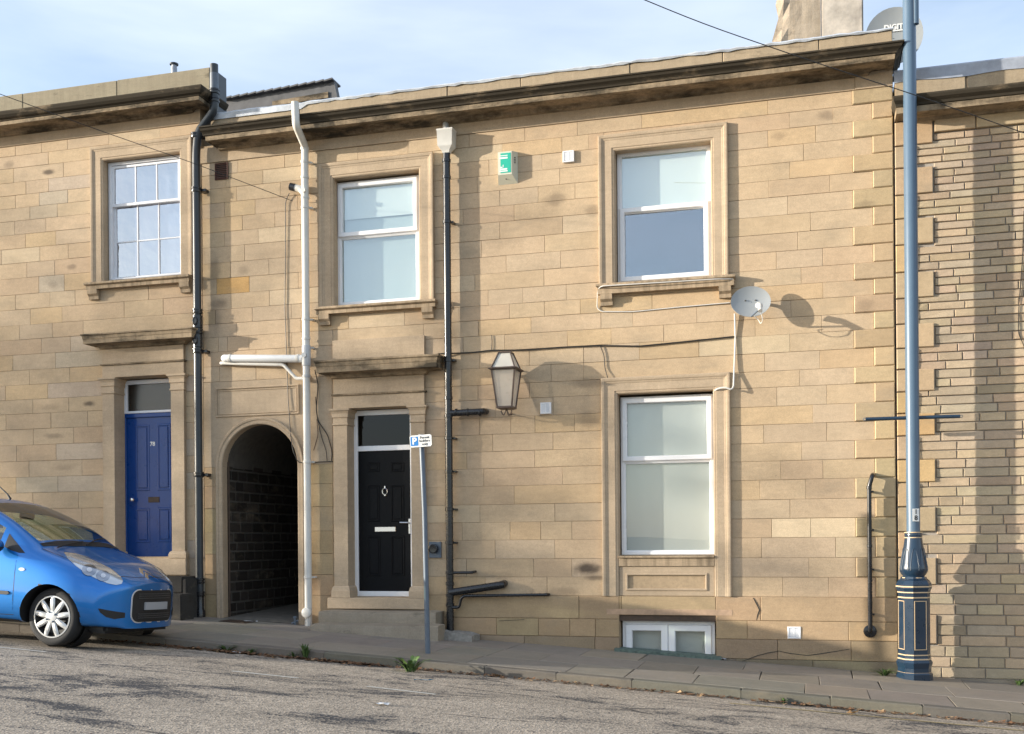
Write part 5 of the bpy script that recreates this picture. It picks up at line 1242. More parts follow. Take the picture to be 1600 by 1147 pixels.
MB().tube([(bx2,YLp-.03,lpz(40)),(bx2,YLp-.03,ztop-.3)], .036, 14).build('bracket_arm', M['lampblue'], lp, smooth=True)
MB().box(lbx-.02, bx2, YLp-.05, YLp-.02, lpz(30), lpz(22), .004).build('clip', M['lampblue'], lp)
MB().tube([(bx2,YLp-.03,ztop-.35),(bx2,YLp-.03,ztop+.2),(bx2,YLp-.4,ztop+.55),(bx2,YLp-1.2,ztop+.6)], .034, 12, bend=.4).build('bracket_arm', M['lampblue'], lp, smooth=True)
q = MB(); q.box(bx2-.13, bx2+.13, YLp-1.9, YLp-1.15, ztop+.53, ztop+.68, .04); q.build('lamp_head', M['pvcg'], lp)
nz_ = lpz(805); ang = R(-14)
MB().box(-.036, .036, -.083, -.079, -.072, .072, .001).build('number_plate', M['signw'], lp)
o = bpy.data.objects[[ob.name for ob in col.objects if ob.name.startswith('number_plate')][-1]]
o.matrix_basis = Matrix.Translation((lbx,YLp,nz_)) @ Matrix.Rotation(R(16),4,'Z')
for ch_, dz in (('1',.034),('8',-.034)):
    t_ = text(ch_, .075, M['ink'], None, 'digit', (0,0,0), bold=.002); t_.matrix_basis = Matrix.Translation((lbx,YLp,nz_)) @ Matrix.Rotation(R(16),4,'Z') @ Matrix.Translation((0,-.0845,dz)) @ Matrix.Rotation(R(90),4,'X'); put(t_, lp)
# stop tap and grate by the passage
st = thing('stop_tap', 'small grey metal stop tap post beside the passage entrance', 'tap', P3(462,975,-.05))
x, z = wp(461,973,-.1); MB().tube([(x,-.1,pz(x)-.01),(x,-.1,z+.06)], .018, 8).tube([(x-.05,-.1,z-.01),(x+.05,-.1,z+.03)], .013, 8).lathe([(.028,0),(.028,.02),(.01,.03)], 10, x, -.1, z+.06).build('tap_body', M['steel'], st, smooth=40)
g0 = gp(372, 971.5, pave_f)
gt = thing('drain_grate', 'small rusty drain grate in the pavement in front of the passage', 'drain cover', g0)
MB().frame(0,0,0,0,.01,0,0)
gx, gy = g0[0], g0[1]-.02
def gbox(x0,x1,y0,y1,h):
    q = MB(); q.v = [(x,y,pz(x)+.004+dz) for dz in (0,h) for x,y in ((x0,y0),(x1,y0),(x1,y1),(x0,y1))]; q.f = [(4,5,6,7),(0,1,5,4),(1,2,6,5),(2,3,7,6),(3,0,4,7)]; return q
gbox(gx-.2,gx+.2,gy-.15,gy+.15,.003).build('plate', M['rust'], gt)
for k in range(9): gbox(gx-.18+.04*k,gx-.155+.04*k,gy-.13,gy+.13,.010).build('bar', M['rust'], gt)

# ------------------------------------------------------------------ the parked car
M['carblue'] = plain('metallic_blue_car_paint', (.003,.165,.53), .33, metal=.6, coat=1.)
M['cardark'] = plain('black_car_plastic', (.012,.012,.013), .55)
M['carglass'] = glass_mat('car_glass', .10, (.62,.70,.62))
M['tyre'] = plain('tyre_rubber', (.018,.018,.019), .8, noise=.2, scale=40)
M['silver'] = plain('silver_wheel_trim', (.62,.62,.61), .35, metal=.3)
M['lampglass'] = plain('headlamp_chrome', (.62,.66,.70), .16, metal=.7, coat=1.)
M['plate'] = plain('blank_grey_plate', (.33,.34,.36), .6)
M['seat'] = plain('seat_cloth', (.09,.09,.085), .9)
CONTACT = gp(77.5, 1012.5, road_f)
car = bpy.data.objects.new('parked_car', None); car.empty_display_size = .3; col.objects.link(car)
tag(car, 'small metallic blue hatchback parked nose downhill at the kerb', 'car')
HWT = .70                                            # half track to the outer tyre face
CS = 1.07
car.location = (CONTACT[0], CONTACT[1]+(HWT+.03)*CS, rz(CONTACT[0], CONTACT[1]+.1)); car.rotation_euler = (R(-2.0), math.atan(.063), 0); car.scale = (CS,CS,CS)
def cpart(o, parent=None): o.parent = parent or car; return o
SEC = [ # x, then ten (y, z) from sill to roof centre
 (.665,[(.50,.20),(.60,.225),(.66,.31),(.67,.41),(.645,.52),(.56,.585),(.46,.625),(.34,.645),(.17,.66),(0,.665)]),
 (.650,[(.515,.195),(.62,.225),(.68,.31),(.695,.42),(.67,.54),(.585,.605),(.48,.645),(.355,.664),(.175,.678),(0,.684)]),
 (.60, [(.56,.205),(.69,.23),(.735,.32),(.745,.44),(.73,.56),(.66,.635),(.55,.672),(.42,.695),(.2,.712),(0,.718)]),
 (.42, [(.62,.19),(.75,.22),(.785,.34),(.792,.48),(.778,.66),(.715,.745),(.61,.785),(.45,.808),(.22,.824),(0,.83)]),
 (.18, [(.64,.19),(.775,.22),(.808,.35),(.812,.54),(.797,.73),(.745,.82),(.64,.86),(.47,.884),(.23,.90),(0,.906)]),
 (.02,[(.64,.19),(.78,.22),(.812,.35),(.815,.55),(.80,.775),(.757,.865),(.665,.91),(.49,.935),(.24,.952),(0,.958)]),
 (-.10,[(.64,.19),(.78,.22),(.812,.35),(.815,.55),(.803,.80),(.765,.90),(.70,.945),(.52,.975),(.25,.992),(0,.998)]),
 (-.16,[(.64,.19),(.78,.22),(.812,.35),(.815,.55),(.803,.81),(.768,.91),(.718,.96),(.665,.985),(.34,1.018),(0,1.028)]),
 (-.62,[(.64,.19),(.78,.21),(.812,.35),(.815,.55),(.803,.85),(.772,.935),(.675,1.175),(.61,1.22),(.32,1.255),(0,1.265)]),
 (-1.10,[(.64,.19),(.78,.21),(.812,.35),(.815,.55),(.803,.87),(.772,.945),(.625,1.34),(.54,1.395),(.28,1.425),(0,1.435)]),
 (-1.20,[(.64,.19),(.78,.21),(.812,.35),(.815,.55),(.803,.875),(.772,.95),(.615,1.365),(.53,1.42),(.27,1.447),(0,1.455)]),
 (-1.70,[(.64,.19),(.78,.21),(.812,.35),(.815,.55),(.803,.89),(.772,.965),(.605,1.38),(.52,1.435),(.26,1.46),(0,1.468)]),
 (-2.20,[(.64,.20),(.78,.22),(.812,.35),(.815,.55),(.803,.91),(.768,.985),(.60,1.35),(.51,1.41),(.26,1.44),(0,1.45)]),
 (-2.52,[(.62,.24),(.77,.26),(.80,.36),(.805,.55),(.79,.92),(.745,1.0),(.59,1.28),(.49,1.35),(.25,1.385),(0,1.395)]),
 (-2.68,[(.58,.28),(.72,.30),(.76,.38),(.765,.55),(.75,.85),(.70,1.0),(.57,1.2),(.46,1.255),(.23,1.28),(0,1.29)]),
 (-2.74,[(.52,.31),(.66,.33),(.71,.40),(.715,.55),(.70,.78),(.65,.92),(.53,1.0),(.42,1.03),(.2,1.045),(0,1.05)])]
def bow(x, y):
    f_ = max(0, min(1, (x+.05)/.7)); c_ = max(0, 1-abs(x+.13)/.45)
    r_ = max(0, min(1, (-2.3-x)/.4))
    return -(.34*f_**1.6)*(abs(y)/.8)**2.4 - (.20*c_)*(abs(y)/.8)**2 + .10*r_*(abs(y)/.8)**2
bv, bf, bmi = [], [], []
NS = len(SEC); NP = 19
for x, pts in SEC:
    full = [(-y, z) for y, z in pts] + [(y, z) for y, z in reversed(pts[:-1])]
    for y, z in full: bv.append((x+bow(x, y), y, z))
for s in range(NS-1):
    for i in range(NP-1):
        k = min(i, NP-2-i); mi = 0
        if 7 <= s <= 8 and k in (7, 8): mi = 1                         # windscreen
        if 8 <= s <= 11 and k == 5: mi = 2                  # side glass
        if s == 13 and k in (7, 8): mi = 1
        bf.append((s*NP+i, (s+1)*NP+i, (s+1)*NP+i+1, s*NP+i+1)); bmi.append(mi)
    bf.append((s*NP, s*NP+NP-1, (s+1)*NP+NP-1, (s+1)*NP)); bmi.append(3)  # floor
for s, rev in ((0, False), (NS-1, True)):                                # nose and tail, in bowed strips
    x = SEC[s][0]; cols_ = 9
    base = len(bv); half = SEC[s][1]
    for i in range(10):
        y, z = half[i]
        for c_ in range(1, cols_-1):
            yy = -y+2*y*c_/(cols_-1); bv.append((x+bow(x, yy)+( .012 if not rev else -.012), yy, z))
    def vid(i, c_):
        if c_ == 0: return s*NP+i
        if c_ == cols_-1: return s*NP+NP-1-i
        return base+i*(cols_-2)+c_-1
    for i in range(9):
        for c_ in range(cols_-1):
            q4 = (vid(i,c_), vid(i,c_+1), vid(i+1,c_+1), vid(i+1,c_)); q4 = tuple(dict.fromkeys(q4))
            if len(q4) >= 3: bf.append(q4); bmi.append(0)
me = bpy.data.meshes.new('body_cage'); me.from_pydata(bv, [], bf); me.polygons.foreach_set('material_index', bmi)
for mm_ in ('carblue','carglass','carglass','cardark'): me.materials.append(M[mm_])
bm = bmesh.new(); bm.from_mesh(me); bmesh.ops.remove_doubles(bm, verts=bm.verts, dist=1e-5); bmesh.ops.recalc_face_normals(bm, faces=bm.faces); bm.to_mesh(me); bm.free()
cage = bpy.data.objects.new('body_cage', me); col.objects.link(cage)
sm = cage.modifiers.new('s', 'SUBSURF'); sm.levels = 2; sm.render_levels = 2
ctr = []
for ax in (0, -2.34):
    q = MB(); q.lathe([(.325,-1.2),(.325,1.2)], 40, ax, 0, .285, axis='y'); 
    cu = q.build('cutter', M['cardark']); ctr.append(cu)
    bo = cage.modifiers.new('b', 'BOOLEAN'); bo.object = cu; bo.operation = 'DIFFERENCE'; bo.solver = 'EXACT'
    bo.material_mode = 'INDEX' if hasattr(bo, 'material_mode') else 'INDEX'
bpy.context.view_layer.update()
ev_ = cage.evaluated_get(bpy.context.evaluated_depsgraph_get()); fm = bpy.data.meshes.new_from_object(ev_)
bpy.data.objects.remove(cage)
for cu in ctr: bpy.data.objects.remove(cu)
BV = [v.co.copy() for v in fm.vertices]; BP = [(tuple(p.vertices), p.material_index, p.center.copy(), p.normal.copy()) for p in fm.polygons]
bvh = BVHTree.FromPolygons(BV, [p[0] for p in BP])
def take(test, name, m, smooth=50, off=0.):
    use = [p for p in BP if test(p)]; idx = {}; vs, fs = [], []
    for p in use:
        f_ = []
        for i in p[0]:
            if i not in idx: idx[i] = len(vs); vs.append(BV[i])
            f_.append(idx[i])
        fs.append(tuple(f_))
    q = MB(); q.v = [tuple(v) for v in vs]; q.f = fs
    o = q.build(name, m, None, smooth=smooth, fix=False); return o
def inwell(p):
    c_ = p[2]; return any((Vector((c_.x-ax, c_.z-.285)).length < .328 and Vector((c_.x-ax, c_.z-.285)).length > .30) for ax in (0, -2.34))
body = cpart(take(lambda p: p[1] == 0 and not inwell(p), 'body', M['carblue'], 40))
cpart(take(lambda p: p[1] == 3 or (p[1] == 0 and inwell(p)), 'underside', M['cardark']))
cpart(take(lambda p: p[1] == 1 and p[2].x > -1.5, 'windscreen', M['carglass']))
cpart(take(lambda p: p[1] == 1 and p[2].x < -1.5, 'rear_window', M['carglass']))
for sgn in (-1, 1): cpart(take(lambda p: p[1] == 2 and p[2].y*sgn > 0, 'side_window', M['carglass']))
bpy.data.meshes.remove(fm)
for ax in (0, -2.34):
    for s in (-1, 1): q = MB(); q.lathe([(.32,s*.45),(.32,s*.62)], 28, ax, 0, .285, axis='y', capb=True, capt=False); cpart(q.build('wheel_well', M['cardark']))
q = MB(); q.box(.12,.50,-.56,.56,.145,.24,.03); cpart(q.build('front_valance', M['cardark'], None, smooth=40))
def patch(outline, org, u, v, d, off, name, m, parent=None, rings=6, smooth=40, thick=0.):
    """outline (u, v) projected along d on to the bodywork and lifted by off"""
    org, u, v, d = Vector(org), Vector(u).normalized(), Vector(v).normalized(), Vector(d).normalized()
    n = len(outline); cu_ = sum(a for a, _ in outline)/n; cv_ = sum(b_ for _, b_ in outline)/n
    q = MB(); pts = []
    def hit(a, b_):
        o_ = org+u*a+v*b_-d*3; h = bvh.ray_cast(o_, d)
        if h[0] is None:
            nn_ = bvh.find_nearest(org+u*a+v*b_); return nn_[0]+nn_[1]*off
        nrm = h[1] if h[1].dot(d) < 0 else -h[1]
        return h[0]+nrm*off
    q.v.append(hit(cu_, cv_))
    for k in range(1, rings+1):
        for a, b_ in outline: q.v.append(hit(cu_+(a-cu_)*k/rings, cv_+(b_-cv_)*k/rings))
    for i in range(n): q.f.append((0, 1+i, 1+(i+1)%n))
    for k in range(rings-1):
        for i in range(n): j = (i+1)%n; q.f.append((1+k*n+i, 1+(k+1)*n+i, 1+(k+1)*n+j, 1+k*n+j))
    if thick:
        o0 = len(q.v); 
        for i in range(n): q.v.append(Vector(q.v[1+(rings-1)*n+i]) + d*thick)
        for i in range(n): j = (i+1)%n; q.f.append((1+(rings-1)*n+i, o0+i, o0+j, 1+(rings-1)*n+j))
    q.v = [tuple(x_) for x_ in q.v]
    return cpart(q.build(name, m, None, smooth=smooth), parent), q
def rrect(w, h, r, n=5, sx=0):
    pts = []
    for cx_, cz_, a0 in ((w-r,h-r,0),(-w+r,h-r,90),(-w+r,-h+r,180),(w-r,-h+r,270)):
        for k in range(n+1): a = R(a0+90*k/n); pts.append((cx_+r*math.cos(a), cz_+r*math.sin(a)))
    return pts
def dens(o, n=6):
    r_ = []
    for (a, b_), (c_, d_) in zip(o, o[1:]+o[:1]):
        for k in range(n): r_.append((a+(c_-a)*k/n, b_+(d_-b_)*k/n))
    return r_
X, Yv, Z = (1,0,0), (0,1,0), (0,0,1)
# front: grille with chrome rim, bars, blank plate
def gx_(y, z): return .012+bow(.665, y)-.10*(z-.42)**2
smp = []
for iy in range(-6, 7):
    for iz in range(7):
        y_, z_ = iy*.055, .262+iz*.054; h = bvh.ray_cast(Vector((3, y_, z_)), Vector((-1,0,0)))
        if h[0] is not None: smp.append(h[0].x-gx_(y_, z_))
GX = max(smp)
def slab(outline, off, th, name, m, parent=None, rings=6):
    n = len(outline); cu_ = sum(a for a, _ in outline)/n; cv_ = sum(b_ for _, b_ in outline)/n; q = MB()
    q.v.append((GX+gx_(cu_,cv_)+off, cu_, cv_))
    for k in range(1, rings+1):
        for a, b_ in outline: y_, z_ = cu_+(a-cu_)*k/rings, cv_+(b_-cv_)*k/rings; q.v.append((GX+gx_(y_,z_)+off, y_, z_))
    for a, b_ in outline: q.v.append((GX+gx_(a,b_)+off-th, a, b_))
    q.f += [(0,1+i_,1+(i_+1)%n) for i_ in range(n)]
    for k in range(rings):
        for i_ in range(n): j_ = (i_+1)%n; q.f.append((1+k*n+i_, 1+(k+1)*n+i_, 1+(k+1)*n+j_, 1+k*n+j_))
    return cpart(q.build(name, m, None, smooth=40), parent)
slab([(a, b_+.425) for a, b_ in dens(rrect(.35,.172,.09),3)], .0, .09, 'grille_rim', M['silver'])
gr = slab([(a, b_+.425) for a, b_ in dens(rrect(.339,.161,.082),3)], .004, .02, 'grille', M['cardark'])
M['gbar'] = plain('grille_bar_grey', (.06,.06,.062), .4)
for zz in (.305,.325,.345,.505,.527,.548): slab(dens([(-.27,zz-.004),(.27,zz-.004),(.27,zz+.004),(-.27,zz+.004)],6), .011, .01, 'bar', M['gbar'], gr, 2)
slab(dens([(-.19,.388),(.19,.388),(.19,.465),(-.19,.465)],5), .024, .03, 'number_plate', M['plate'])
for s in (-1, 1):
    d_ = Vector((-.62,-s*.78,0)).normalized(); u_ = Vector((.78,-s*.62,0)).normalized()
    hl = [(-.30,.885),(-.22,.88),(-.12,.855),(-.02,.81),(.06,.765),(.115,.72),(.14,.68),(.13,.655),(.09,.645),(.03,.655),(-.05,.685),(-.13,.725),(-.20,.775),(-.27,.835)]
    hl = [((a+.08)*1.28-.035, (b_-.77)*1.22+.785) for a, b_ in hl]
    h_, _ = patch(dens(hl,2), (.35,s*.55,0), u_, Z, d_, .005, 'headlight', M['lampglass'], rings=6, thick=.008)
    for (a, b_, r_) in ((-.075,.765,.055),(.055,.715,.052)):
        patch([(a+r_*1.25*math.cos(t*math.pi/9), b_+r_*math.sin(t*math.pi/9)) for t in range(18)], (.35,s*.55,0), u_, Z, d_, .008, 'reflector_bowl', plain('lamp_bowl', (.42,.45,.5), .12, metal=.9) if 'lamp_bowl' not in bpy.data.materials else bpy.data.materials['lamp_bowl'], h_, rings=3)
        patch([(a+r_*.45*math.cos(t*math.pi/6), b_+r_*.4*math.sin(t*math.pi/6)) for t in range(12)], (.35,s*.55,0), u_, Z, d_, .011, 'bulb', M['chrome'], h_, rings=2)
    # air intake below the lamp
    it = [(-.06,.40),(.12,.37),(.20,.36),(.20,.31),(.10,.295),(.02,.315),(-.04,.36)]
    patch(dens(it,2), (.42,s*.5,0), u_, Z, d_, .004, 'air_intake', M['cardark'], rings=4)
    # side: rubbing strip, door gap, indicator, mirror
    sd_ = (0,-s,0)
    patch(dens([(-2.0,.475),(-.47,.475),(-.44,.49),(-.46,.51),(-2.0,.51)],6), (0,0,0), X, Z, sd_, .012, 'rubbing_strip', M['cardark'], rings=3, thick=.012)
    for g0_, g1_ in (((-.405,.87),(-.40,.28)), ((-1.42,.95),(-1.38,.25))):
        patch(dens([(g0_[0]-.003,g0_[1]),(g0_[0]+.003,g0_[1]),(g1_[0]+.003,g1_[1]),(g1_[0]-.003,g1_[1])],10), (0,0,0), X, Z, sd_, .0012, 'door_gap', M['ink'], rings=2)
    patch(dens([(-1.40,.247),(-.40,.277),(-.40,.283),(-1.40,.253)],10), (0,0,0), X, Z, sd_, .0012, 'door_gap', M['ink'], rings=2)
    patch([(-.325+.036*math.cos(t*math.pi/8), .735+.017*math.sin(t*math.pi/8)) for t in range(16)], (0,0,0), X, Z, sd_, .006, 'side_indicator', M['lampglass'], rings=2, thick=.006)
    tri = [(-.33,.895),(-.42,.96),(-.52,1.03),(-.585,1.08),(-.585,.945),(-.5,.915),(-.40,.895)]
    patch(dens(tri,3), (0,0,0), X, Z, sd_, .003, 'mirror_mount', M['cardark'], rings=4)
    q = MB(); bm = bmesh.new(); bmesh.ops.create_icosphere(bm, subdivisions=3, radius=1)
    for v in bm.verts: v.co = (-.60+v.co.x*(.085 if v.co.x > 0 else .03), s*.90+v.co.y*.115, .955+v.co.z*.075)
    q.bm(bm); mo = cpart(q.build('door_mirror', M['carblue'], None, smooth=60))
    q = MB(); bm = bmesh.new(); bmesh.ops.create_icosphere(bm, subdivisions=3, radius=1)
    for v in bm.verts: v.co = (-.60+v.co.x*(.087 if v.co.x > 0 else .034), s*.90+v.co.y*.117, .955+min(v.co.z,-.15)*.077)
    q.bm(bm); cpart(q.build('mirror_base', M['cardark'], None, smooth=60), mo)
    patch(dens([(-1.22,.70),(-1.05,.70),(-1.05,.735),(-1.22,.735)],3), (0,0,0), X, Z, sd_, .02, 'door_handle', M['carblue'], rings=2, thick=.02)
    # sill and lower bumper crease
    patch(dens([(-2.0,.205),(-.36,.205),(-.36,.235),(-2.0,.235)],6), (0,0,0), X, Z, sd_, .004, 'sill_trim', M['cardark'], rings=2)
# bonnet shut line and badge of two chevrons
bl = [(-.22,-.66),(.28,-.62),(.50,-.42),(.585,-.2),(.60,0),(.585,.2),(.50,.42),(.28,.62),(-.22,.66)]
for (a, b_) in zip(bl, bl[1:]):
    da = Vector((b_[0]-a[0], b_[1]-a[1])); nn_ = Vector((-da.y, da.x)).normalized()*.0028
    patch(dens([(a[0]-nn_.x,a[1]-nn_.y),(b_[0]-nn_.x,b_[1]-nn_.y),(b_[0]+nn_.x,b_[1]+nn_.y),(a[0]+nn_.x,a[1]+nn_.y)],5), (0,0,0), X, Yv, (0,0,-1), .0012, 'bonnet_gap', M['ink'], rings=2)
for k in (0, 1):
    v0 = .775-.060*k
    c_ = [(-.095,v0-.075),(0,v0),(.095,v0-.075),(.095,v0-.110),(0,v0-.038),(-.095,v0-.110)]
    for half in ((c_[0],c_[1],c_[4],c_[5]), (c_[1],c_[2],c_[3],c_[4])):
        patch(dens(list(half),3), (.52,0,.0), Yv, (-.35,0,.94), (-.94,0,-.35), .006, 'badge', M['chrome'], rings=2, thick=.006)
# wipers, aerial
for s_, e_ in (((-.10,-.15),(-.32,.42)), ((-.14,-.55),(-.17,-.12))):
    pts = []
    for t in [i/8 for i in range(9)]:
        x_ = s_[0]+(e_[0]-s_[0])*t; y_ = s_[1]+(e_[1]-s_[1])*t; h = bvh.ray_cast(Vector((x_,y_,3)), Vector((0,0,-1)))
        pts.append(h[0]+Vector((.01,0,.018)))
    q = MB(); q.tube(pts, .007, 6); cpart(q.build('wiper', M['cardark'], None, smooth=True))
q = MB(); q.tube([(-1.2,0,1.45),(-1.24,0,1.50),(-1.55,0,1.72)], [.014,.008,.003], 6); cpart(q.build('aerial', M['cardark'], None, smooth=True))
patch(dens([(-.24,-.62),(-.12,-.3),(-.09,0),(-.12,.3),(-.24,.62),(-.29,.62),(-.17,.3),(-.14,0),(-.17,-.3),(-.29,-.62)],3), (0,0,0), X, Yv, (0,0,-1), .004, 'cowl_panel', M['cardark'], rings=3)
# wheels
def wheel(x, s):
    wv = bpy.data.objects.new('wheel', None); col.objects.link(wv); wv.parent = car
    yo = s*(HWT+.02)
    q = MB(); q.lathe([(.20,-s*.16),(.265,-s*.165),(.285,-s*.15),(.290,-s*.08),(.285,-s*.02),(.27,s*.002),(.235,s*.008),(.205,s*.002),(.20,-.0)], 48, x, yo, .285, axis='y', capb=False, capt=False)
    t_ = q.build('tyre', M['tyre'], None, smooth=50); t_.parent = wv
    q = MB(); q.lathe([(.203,-s*.03),(.207,s*.004),(.195,s*.006),(.185,-s*.02),(.17,-s*.06),(.0001,-s*.065)], 40, x, yo, .285, axis='y', capb=False, capt=False)
    r_ = q.build('rim', M['ink'], None, smooth=40); r_.parent = wv
    q = MB()
    q.lathe([(.209,-s*.004),(.209,s*.008),(.196,s*.010),(.193,-s*.004)], 40, x, yo, .285, axis='y', capb=False, capt=False)
    for k in range(9):
        a = 2*math.pi*k/9+.2; er = Vector((math.cos(a),0,math.sin(a))); et = Vector((-math.sin(a),0,math.cos(a)))
        c0 = Vector((x,yo,.285)); pr = [(.05,.022,.012),(.09,.026,.020),(.13,.028,.020),(.17,.025,.014),(.2,.02,.006)]
        vs = []
        for r__, w_, h_ in pr:
            for tt, hh in ((-w_, h_*.3),(-w_*.55,h_),(w_*.55,h_),(w_,h_*.3)): vs.append(c0+er*r__+et*tt+Vector((0,s*hh,0)))
        q.add(vs, [(i*4+j,i*4+j+1,(i+1)*4+j+1,(i+1)*4+j) for i in range(4) for j in range(3)])
    q.lathe([(.062,-s*.0),(.06,s*.016),(.045,s*.02),(.0001,s*.02)], 24, x, yo, .285, axis='y', capb=False, capt=False)
    t_ = q.build('hubcap', M['silver'], None, smooth=40); t_.parent = wv
    for k in range(4):
        a = math.pi/2*k+.5; q = MB(); q.lathe([(.010,0),(.010,s*.03),(.004,s*.033)], 8, x+.052*math.cos(a), yo, .285+.052*math.sin(a), axis='y'); t_ = q.build('wheel_nut', M['steel'], None); t_.parent = wv
for ax in (0, -2.34):
    for s in (-1, 1): wheel(ax, s)
# cabin
q = MB(); q.box(-.95,-.42,-.64,.64,.62,.90,.06); cpart(q.build('dashboard', M['seat'], None, smooth=40))
for s in (-.33,.33):
    q = MB(); q.box(-1.55,-1.05,s-.23,s+.23,.42,.58,.06).box(-1.72,-1.52,s-.22,s+.22,.5,1.08,.07).box(-1.74,-1.62,s-.13,s+.13,1.08,1.27,.05); cpart(q.build('seat', M['seat'], None, smooth=40))
q = MB(); q.tube([(-.98+.06*math.cos(t*math.pi/12), -.33+.18*math.sin(t*math.pi/12), .88+.17*math.cos(t*math.pi/12)) for t in range(25)], .014, 8, caps=False); cpart(q.build('steering_wheel', M['cardark'], None, smooth=True))
q = MB(); q.box(-2.5,-.45,-.6,.6,.30,.34); cpart(q.build('cabin_floor', M['cardark'], None))
q = MB(); q.box(-.985,-.955,-.11,.11,1.24,1.31,.01); cpart(q.build('inside_mirror', M['cardark'], None))

# ------------------------------------------------------------------ gutter plants, fallen leaves and litter
def weed(label, px, py, n, h, spread, f=road_f, toothed=False, group='weeds along the kerb', dy=0.):
    g = gp(px, py, f); gy_ = min(g[1], KERB_Y-.03) if f is road_f else g[1]; g = (g[0], gy_, f(g[0], gy_))
    w = thing('weed', label, 'weed', g, group)
    rnd = random.Random(int(px*7+py))
    q = MB()
    for k in range(n):
        a = rnd.uniform(0, 2*math.pi); ln = h*rnd.uniform(.55,1.1); lean = rnd.uniform(.25,1.0)*spread; wd = (.010 if not toothed else .030)*rnd.uniform(.7,1.2)
        d = Vector((math.cos(a), math.sin(a)*.6, 0)); sd = Vector((-d.y, d.x, 0)).normalized(); o0 = Vector(g)+d*rnd.uniform(0,spread*.25); prev = None; m_ = 7 if toothed else 4
        for i in range(m_+1):
            t = i/m_; c = o0 + d*lean*t**1.3 + Vector((0,0,ln*math.sin(min(t*1.25,1.35)*math.pi/2.4)/math.sin(1.3)))
            ww = wd*math.sin((t*.88+.08)*math.pi)*(1 if not toothed else (1.15 if i%2 else .6))
            q.v += [tuple(c-sd*ww), tuple(c+sd*ww+Vector((0,0,.002)))]
            b0 = len(q.v)-4
            if i: q.f.append((b0,b0+1,b0+3,b0+2))
    q.build('leaves', M['grassg'], w, fix=False)
    return w
weed('leafy green dandelion weed at the kerb beside the sign post', 642, 1050, 26, .15, .24, toothed=True)
weed('bushy green weed clump at the kerb below the black door steps', 484, 1029, 40, .16, .10)
weed('low straggling weed in the gutter left of the bushy clump', 462, 1028, 16, .07, .10)
weed('thin weed among dead leaves near the car bumper', 372, 1016, 30, .08, .16)
weed('small weed in the leaf-filled gutter in front of the passage', 405, 1020, 12, .06, .09)
weed('small grass tuft at the kerb under the basement window side', 1225, 1097, 14, .06, .06)
weed('green grass tuft at the wall foot beside the lamp post', 1382, 1056, 40, .07, .16, pave_f)
weed('sparse grass tuft at the wall foot at the right edge', 1593, 1071, 30, .06, .12, pave_f)
weed('tiny weed sprouting along the bottom step', 560, 987, 16, .045, .14, pave_f)
weed('tiny weed at the left end of the bottom step', 522, 982, 10, .045, .06, pave_f)
weed('small sprig growing at the right end of the bottom step', 650, 994, 12, .07, .06, pave_f)
def litter(name, label, n, x0, x1, m, kinds, size, yj, seed):
    rnd = random.Random(seed); q = MB()
    for k in range(n):
        x = rnd.uniform(x0, x1); y = KERB_Y-.03-abs(rnd.gauss(0, yj)); s = size*rnd.uniform(.5,1.3); a = rnd.uniform(0,6.3); z = rz(x, y)+.004+rnd.random()*.016
        ca, sa = math.cos(a)*s, math.sin(a)*s; up1, up2 = rnd.uniform(0,.5)*s, rnd.uniform(0,.5)*s
        q.add([(x-ca,y-sa,z+up1),(x+sa*.5,y-ca*.5,z),(x+ca,y+sa,z+up2),(x-sa*.5,y+ca*.5,z+.004),(x,y,z+.002)],[(0,1,4),(1,2,4),(2,3,4),(3,0,4)])
    o = q.build(name, M[m], fix=False); return tag(o, label, 'fallen leaves', kind='stuff')
litter('leaf_litter', 'brown dead leaves lying along the kerb', 620, -8.0, 3.0, 'leafb', 0, .040, .055, 3)
litter('leaf_litter', 'tan dead leaves scattered along the kerb', 200, -7.4, 3.2, 'leafy', 0, .036, .07, 5)
litter('leaf_litter', 'thick drift of brown leaves in the gutter in front of the passage', 320, -7.3, -4.6, 'leafb', 0, .046, .075, 8)
def bigleaf(px, py, s, label):
    g = gp(px, py, road_f); q = MB(); n = 10; rnd = random.Random(px)
    pts = [(math.cos(2*math.pi*k/n)*s*(1 if k%2 else .55), math.sin(2*math.pi*k/n)*s*.7*(1 if k%2 else .55)) for k in range(n)]
    q.v = [(g[0],g[1],g[2]+.012)]+[(g[0]+a,g[1]+b_,g[2]+.008+rnd.uniform(0,.035)) for a, b_ in pts]; q.f = [(0,1+k,1+(k+1)%n) for k in range(n)]
    tag(q.build('fallen_leaf', M['leafy'], fix=False), label, 'leaf', 'large fallen leaves')
bigleaf(777, 1058, .07, 'large curled tan leaf at the kerb right of the sign post')
bigleaf(1057, 1084, .07, 'large tan leaf at the kerb below the basement window')
bigleaf(1333, 1117, .06, 'large reddish leaf on the yellow line left of the lamp post')
def scrap(px, py, w, d, m, label, f=road_f, yaw=0., nm='litter_scrap'):
    g = gp(px, py, f); gy_ = min(g[1], KERB_Y-.07) if f is road_f else g[1]; g = (g[0], gy_, f(g[0], gy_)); q = MB(); rnd = random.Random(px); n = 6; ca, sa = math.cos(yaw), math.sin(yaw)
    for k in range(n+1):
        for j in (-1, 0, 1):
            a = (k/n-.5)*w; b_ = j*d/2; q.v.append((g[0]+a*ca-b_*sa, g[1]+a*sa+b_*ca, g[2]+.006+rnd.uniform(0,.018)))
    for k in range(n):
        for j in range(2): q.f.append((k*3+j,(k+1)*3+j,(k+1)*3+j+1,k*3+j+1))
    tag(q.build(nm, M[m], fix=False), label, 'litter', 'scraps of litter')
M['litw'] = plain('white_litter', (.62,.63,.64), .5); M['litb'] = plain('blue_litter', (.05,.24,.42), .4)
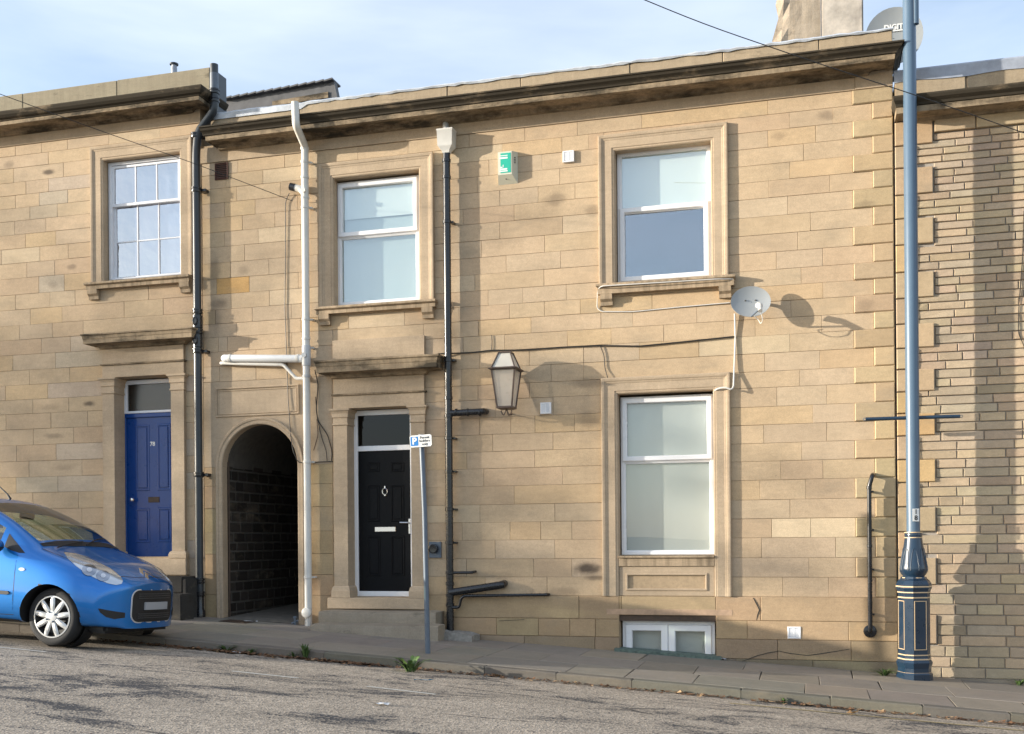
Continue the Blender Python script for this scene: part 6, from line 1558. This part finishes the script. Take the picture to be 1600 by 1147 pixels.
scrap(362, 1021, .20, .05, 'litw', 'white crumpled wrapper in the gutter leaves')
scrap(662, 1064.5, .20, .03, 'litb', 'thin blue scrap lying on the road by the sign post')
scrap(597, 1102, .13, .06, 'litw', 'flattened white scrap on the open road')
scrap(496, 1031, .06, .05, 'litw', 'tiny white scrap beside the weed clump')
scrap(390, 972, .22, .035, 'litw', 'white paper strip on the pavement by the drain grate', pave_f, .15)
scrap(1130, 1031, .09, .06, 'litw', 'small white crumpled scrap by the basement window ledge', pave_f)

# ------------------------------------------------------------------ trees across the road, out of the picture, that shade its left side
def leaf_tree(label, base, crown, rx, rz_, n, leaf, seed, group='trees across the road'):
    rnd = random.Random(seed); t = thing('street_tree', label, 'tree', base, group)
    q = MB(); b0, c0 = Vector(base), Vector(crown)
    q.tube([b0-Vector((0,0,1)), b0+(c0-b0)*.35+Vector((.15,.1,0)), b0+(c0-b0)*.7, c0+Vector((0,0,rz_*.5))], [.28,.22,.16,.05], 10)
    for k in range(14):
        a = rnd.uniform(0,6.3); s0 = b0+(c0-b0)*rnd.uniform(.45,.95); e = c0+Vector((math.cos(a)*rx*.8, math.sin(a)*rx*.8, rnd.uniform(-.6,.8)*rz_)); m_ = s0+(e-s0)*.5+Vector((0,0,.3)); q.tube([s0, m_, e], [.09,.055,.015], 6)
    q.build('trunk', M['rust'], t, smooth=True)
    q = MB(); cl = [(Vector((rnd.gauss(0,.45), rnd.gauss(0,.45), rnd.gauss(0,.42)))) for _ in range(46)]
    for k in range(n):
        c = rnd.choice(cl); p = c0+Vector(((c.x+rnd.gauss(0,.13))*rx, (c.y+rnd.gauss(0,.13))*rx, (c.z+rnd.gauss(0,.11))*rz_))
        u = Vector((rnd.gauss(0,1),rnd.gauss(0,1),rnd.gauss(0,1))).normalized()*leaf; v = u.orthogonal().normalized()*leaf*.6
        q.add([p-u, p-v, p+u, p+v], [(0,1,2,3)])
    q.build('crown', M['leafy'], t, fix=False)
SHD = SUN_DIR
def along(x, y, z, t): p = Vector((x,y,z))+SHD*t; return p
TREES = [((-9.6, 0, 3.0), 46, 2.5, 4.2, 1000), ((-4.6, 0, 2.0), 40, 1.3, 2.6, 480)]
for i, (tgt, t, rx, rz2, n) in enumerate(TREES):
    c = along(*tgt, t); bz = rz(max(-60,c.x), OPP)
    leaf_tree(['tall autumn tree standing far up the road', 'slim autumn tree standing up the road', 'low spreading autumn tree on the far pavement'][i], (c.x, c.y, -.9+SL*-60 if c.x < -60 else bz), c, rx, rz2, n, .15, 11+i)
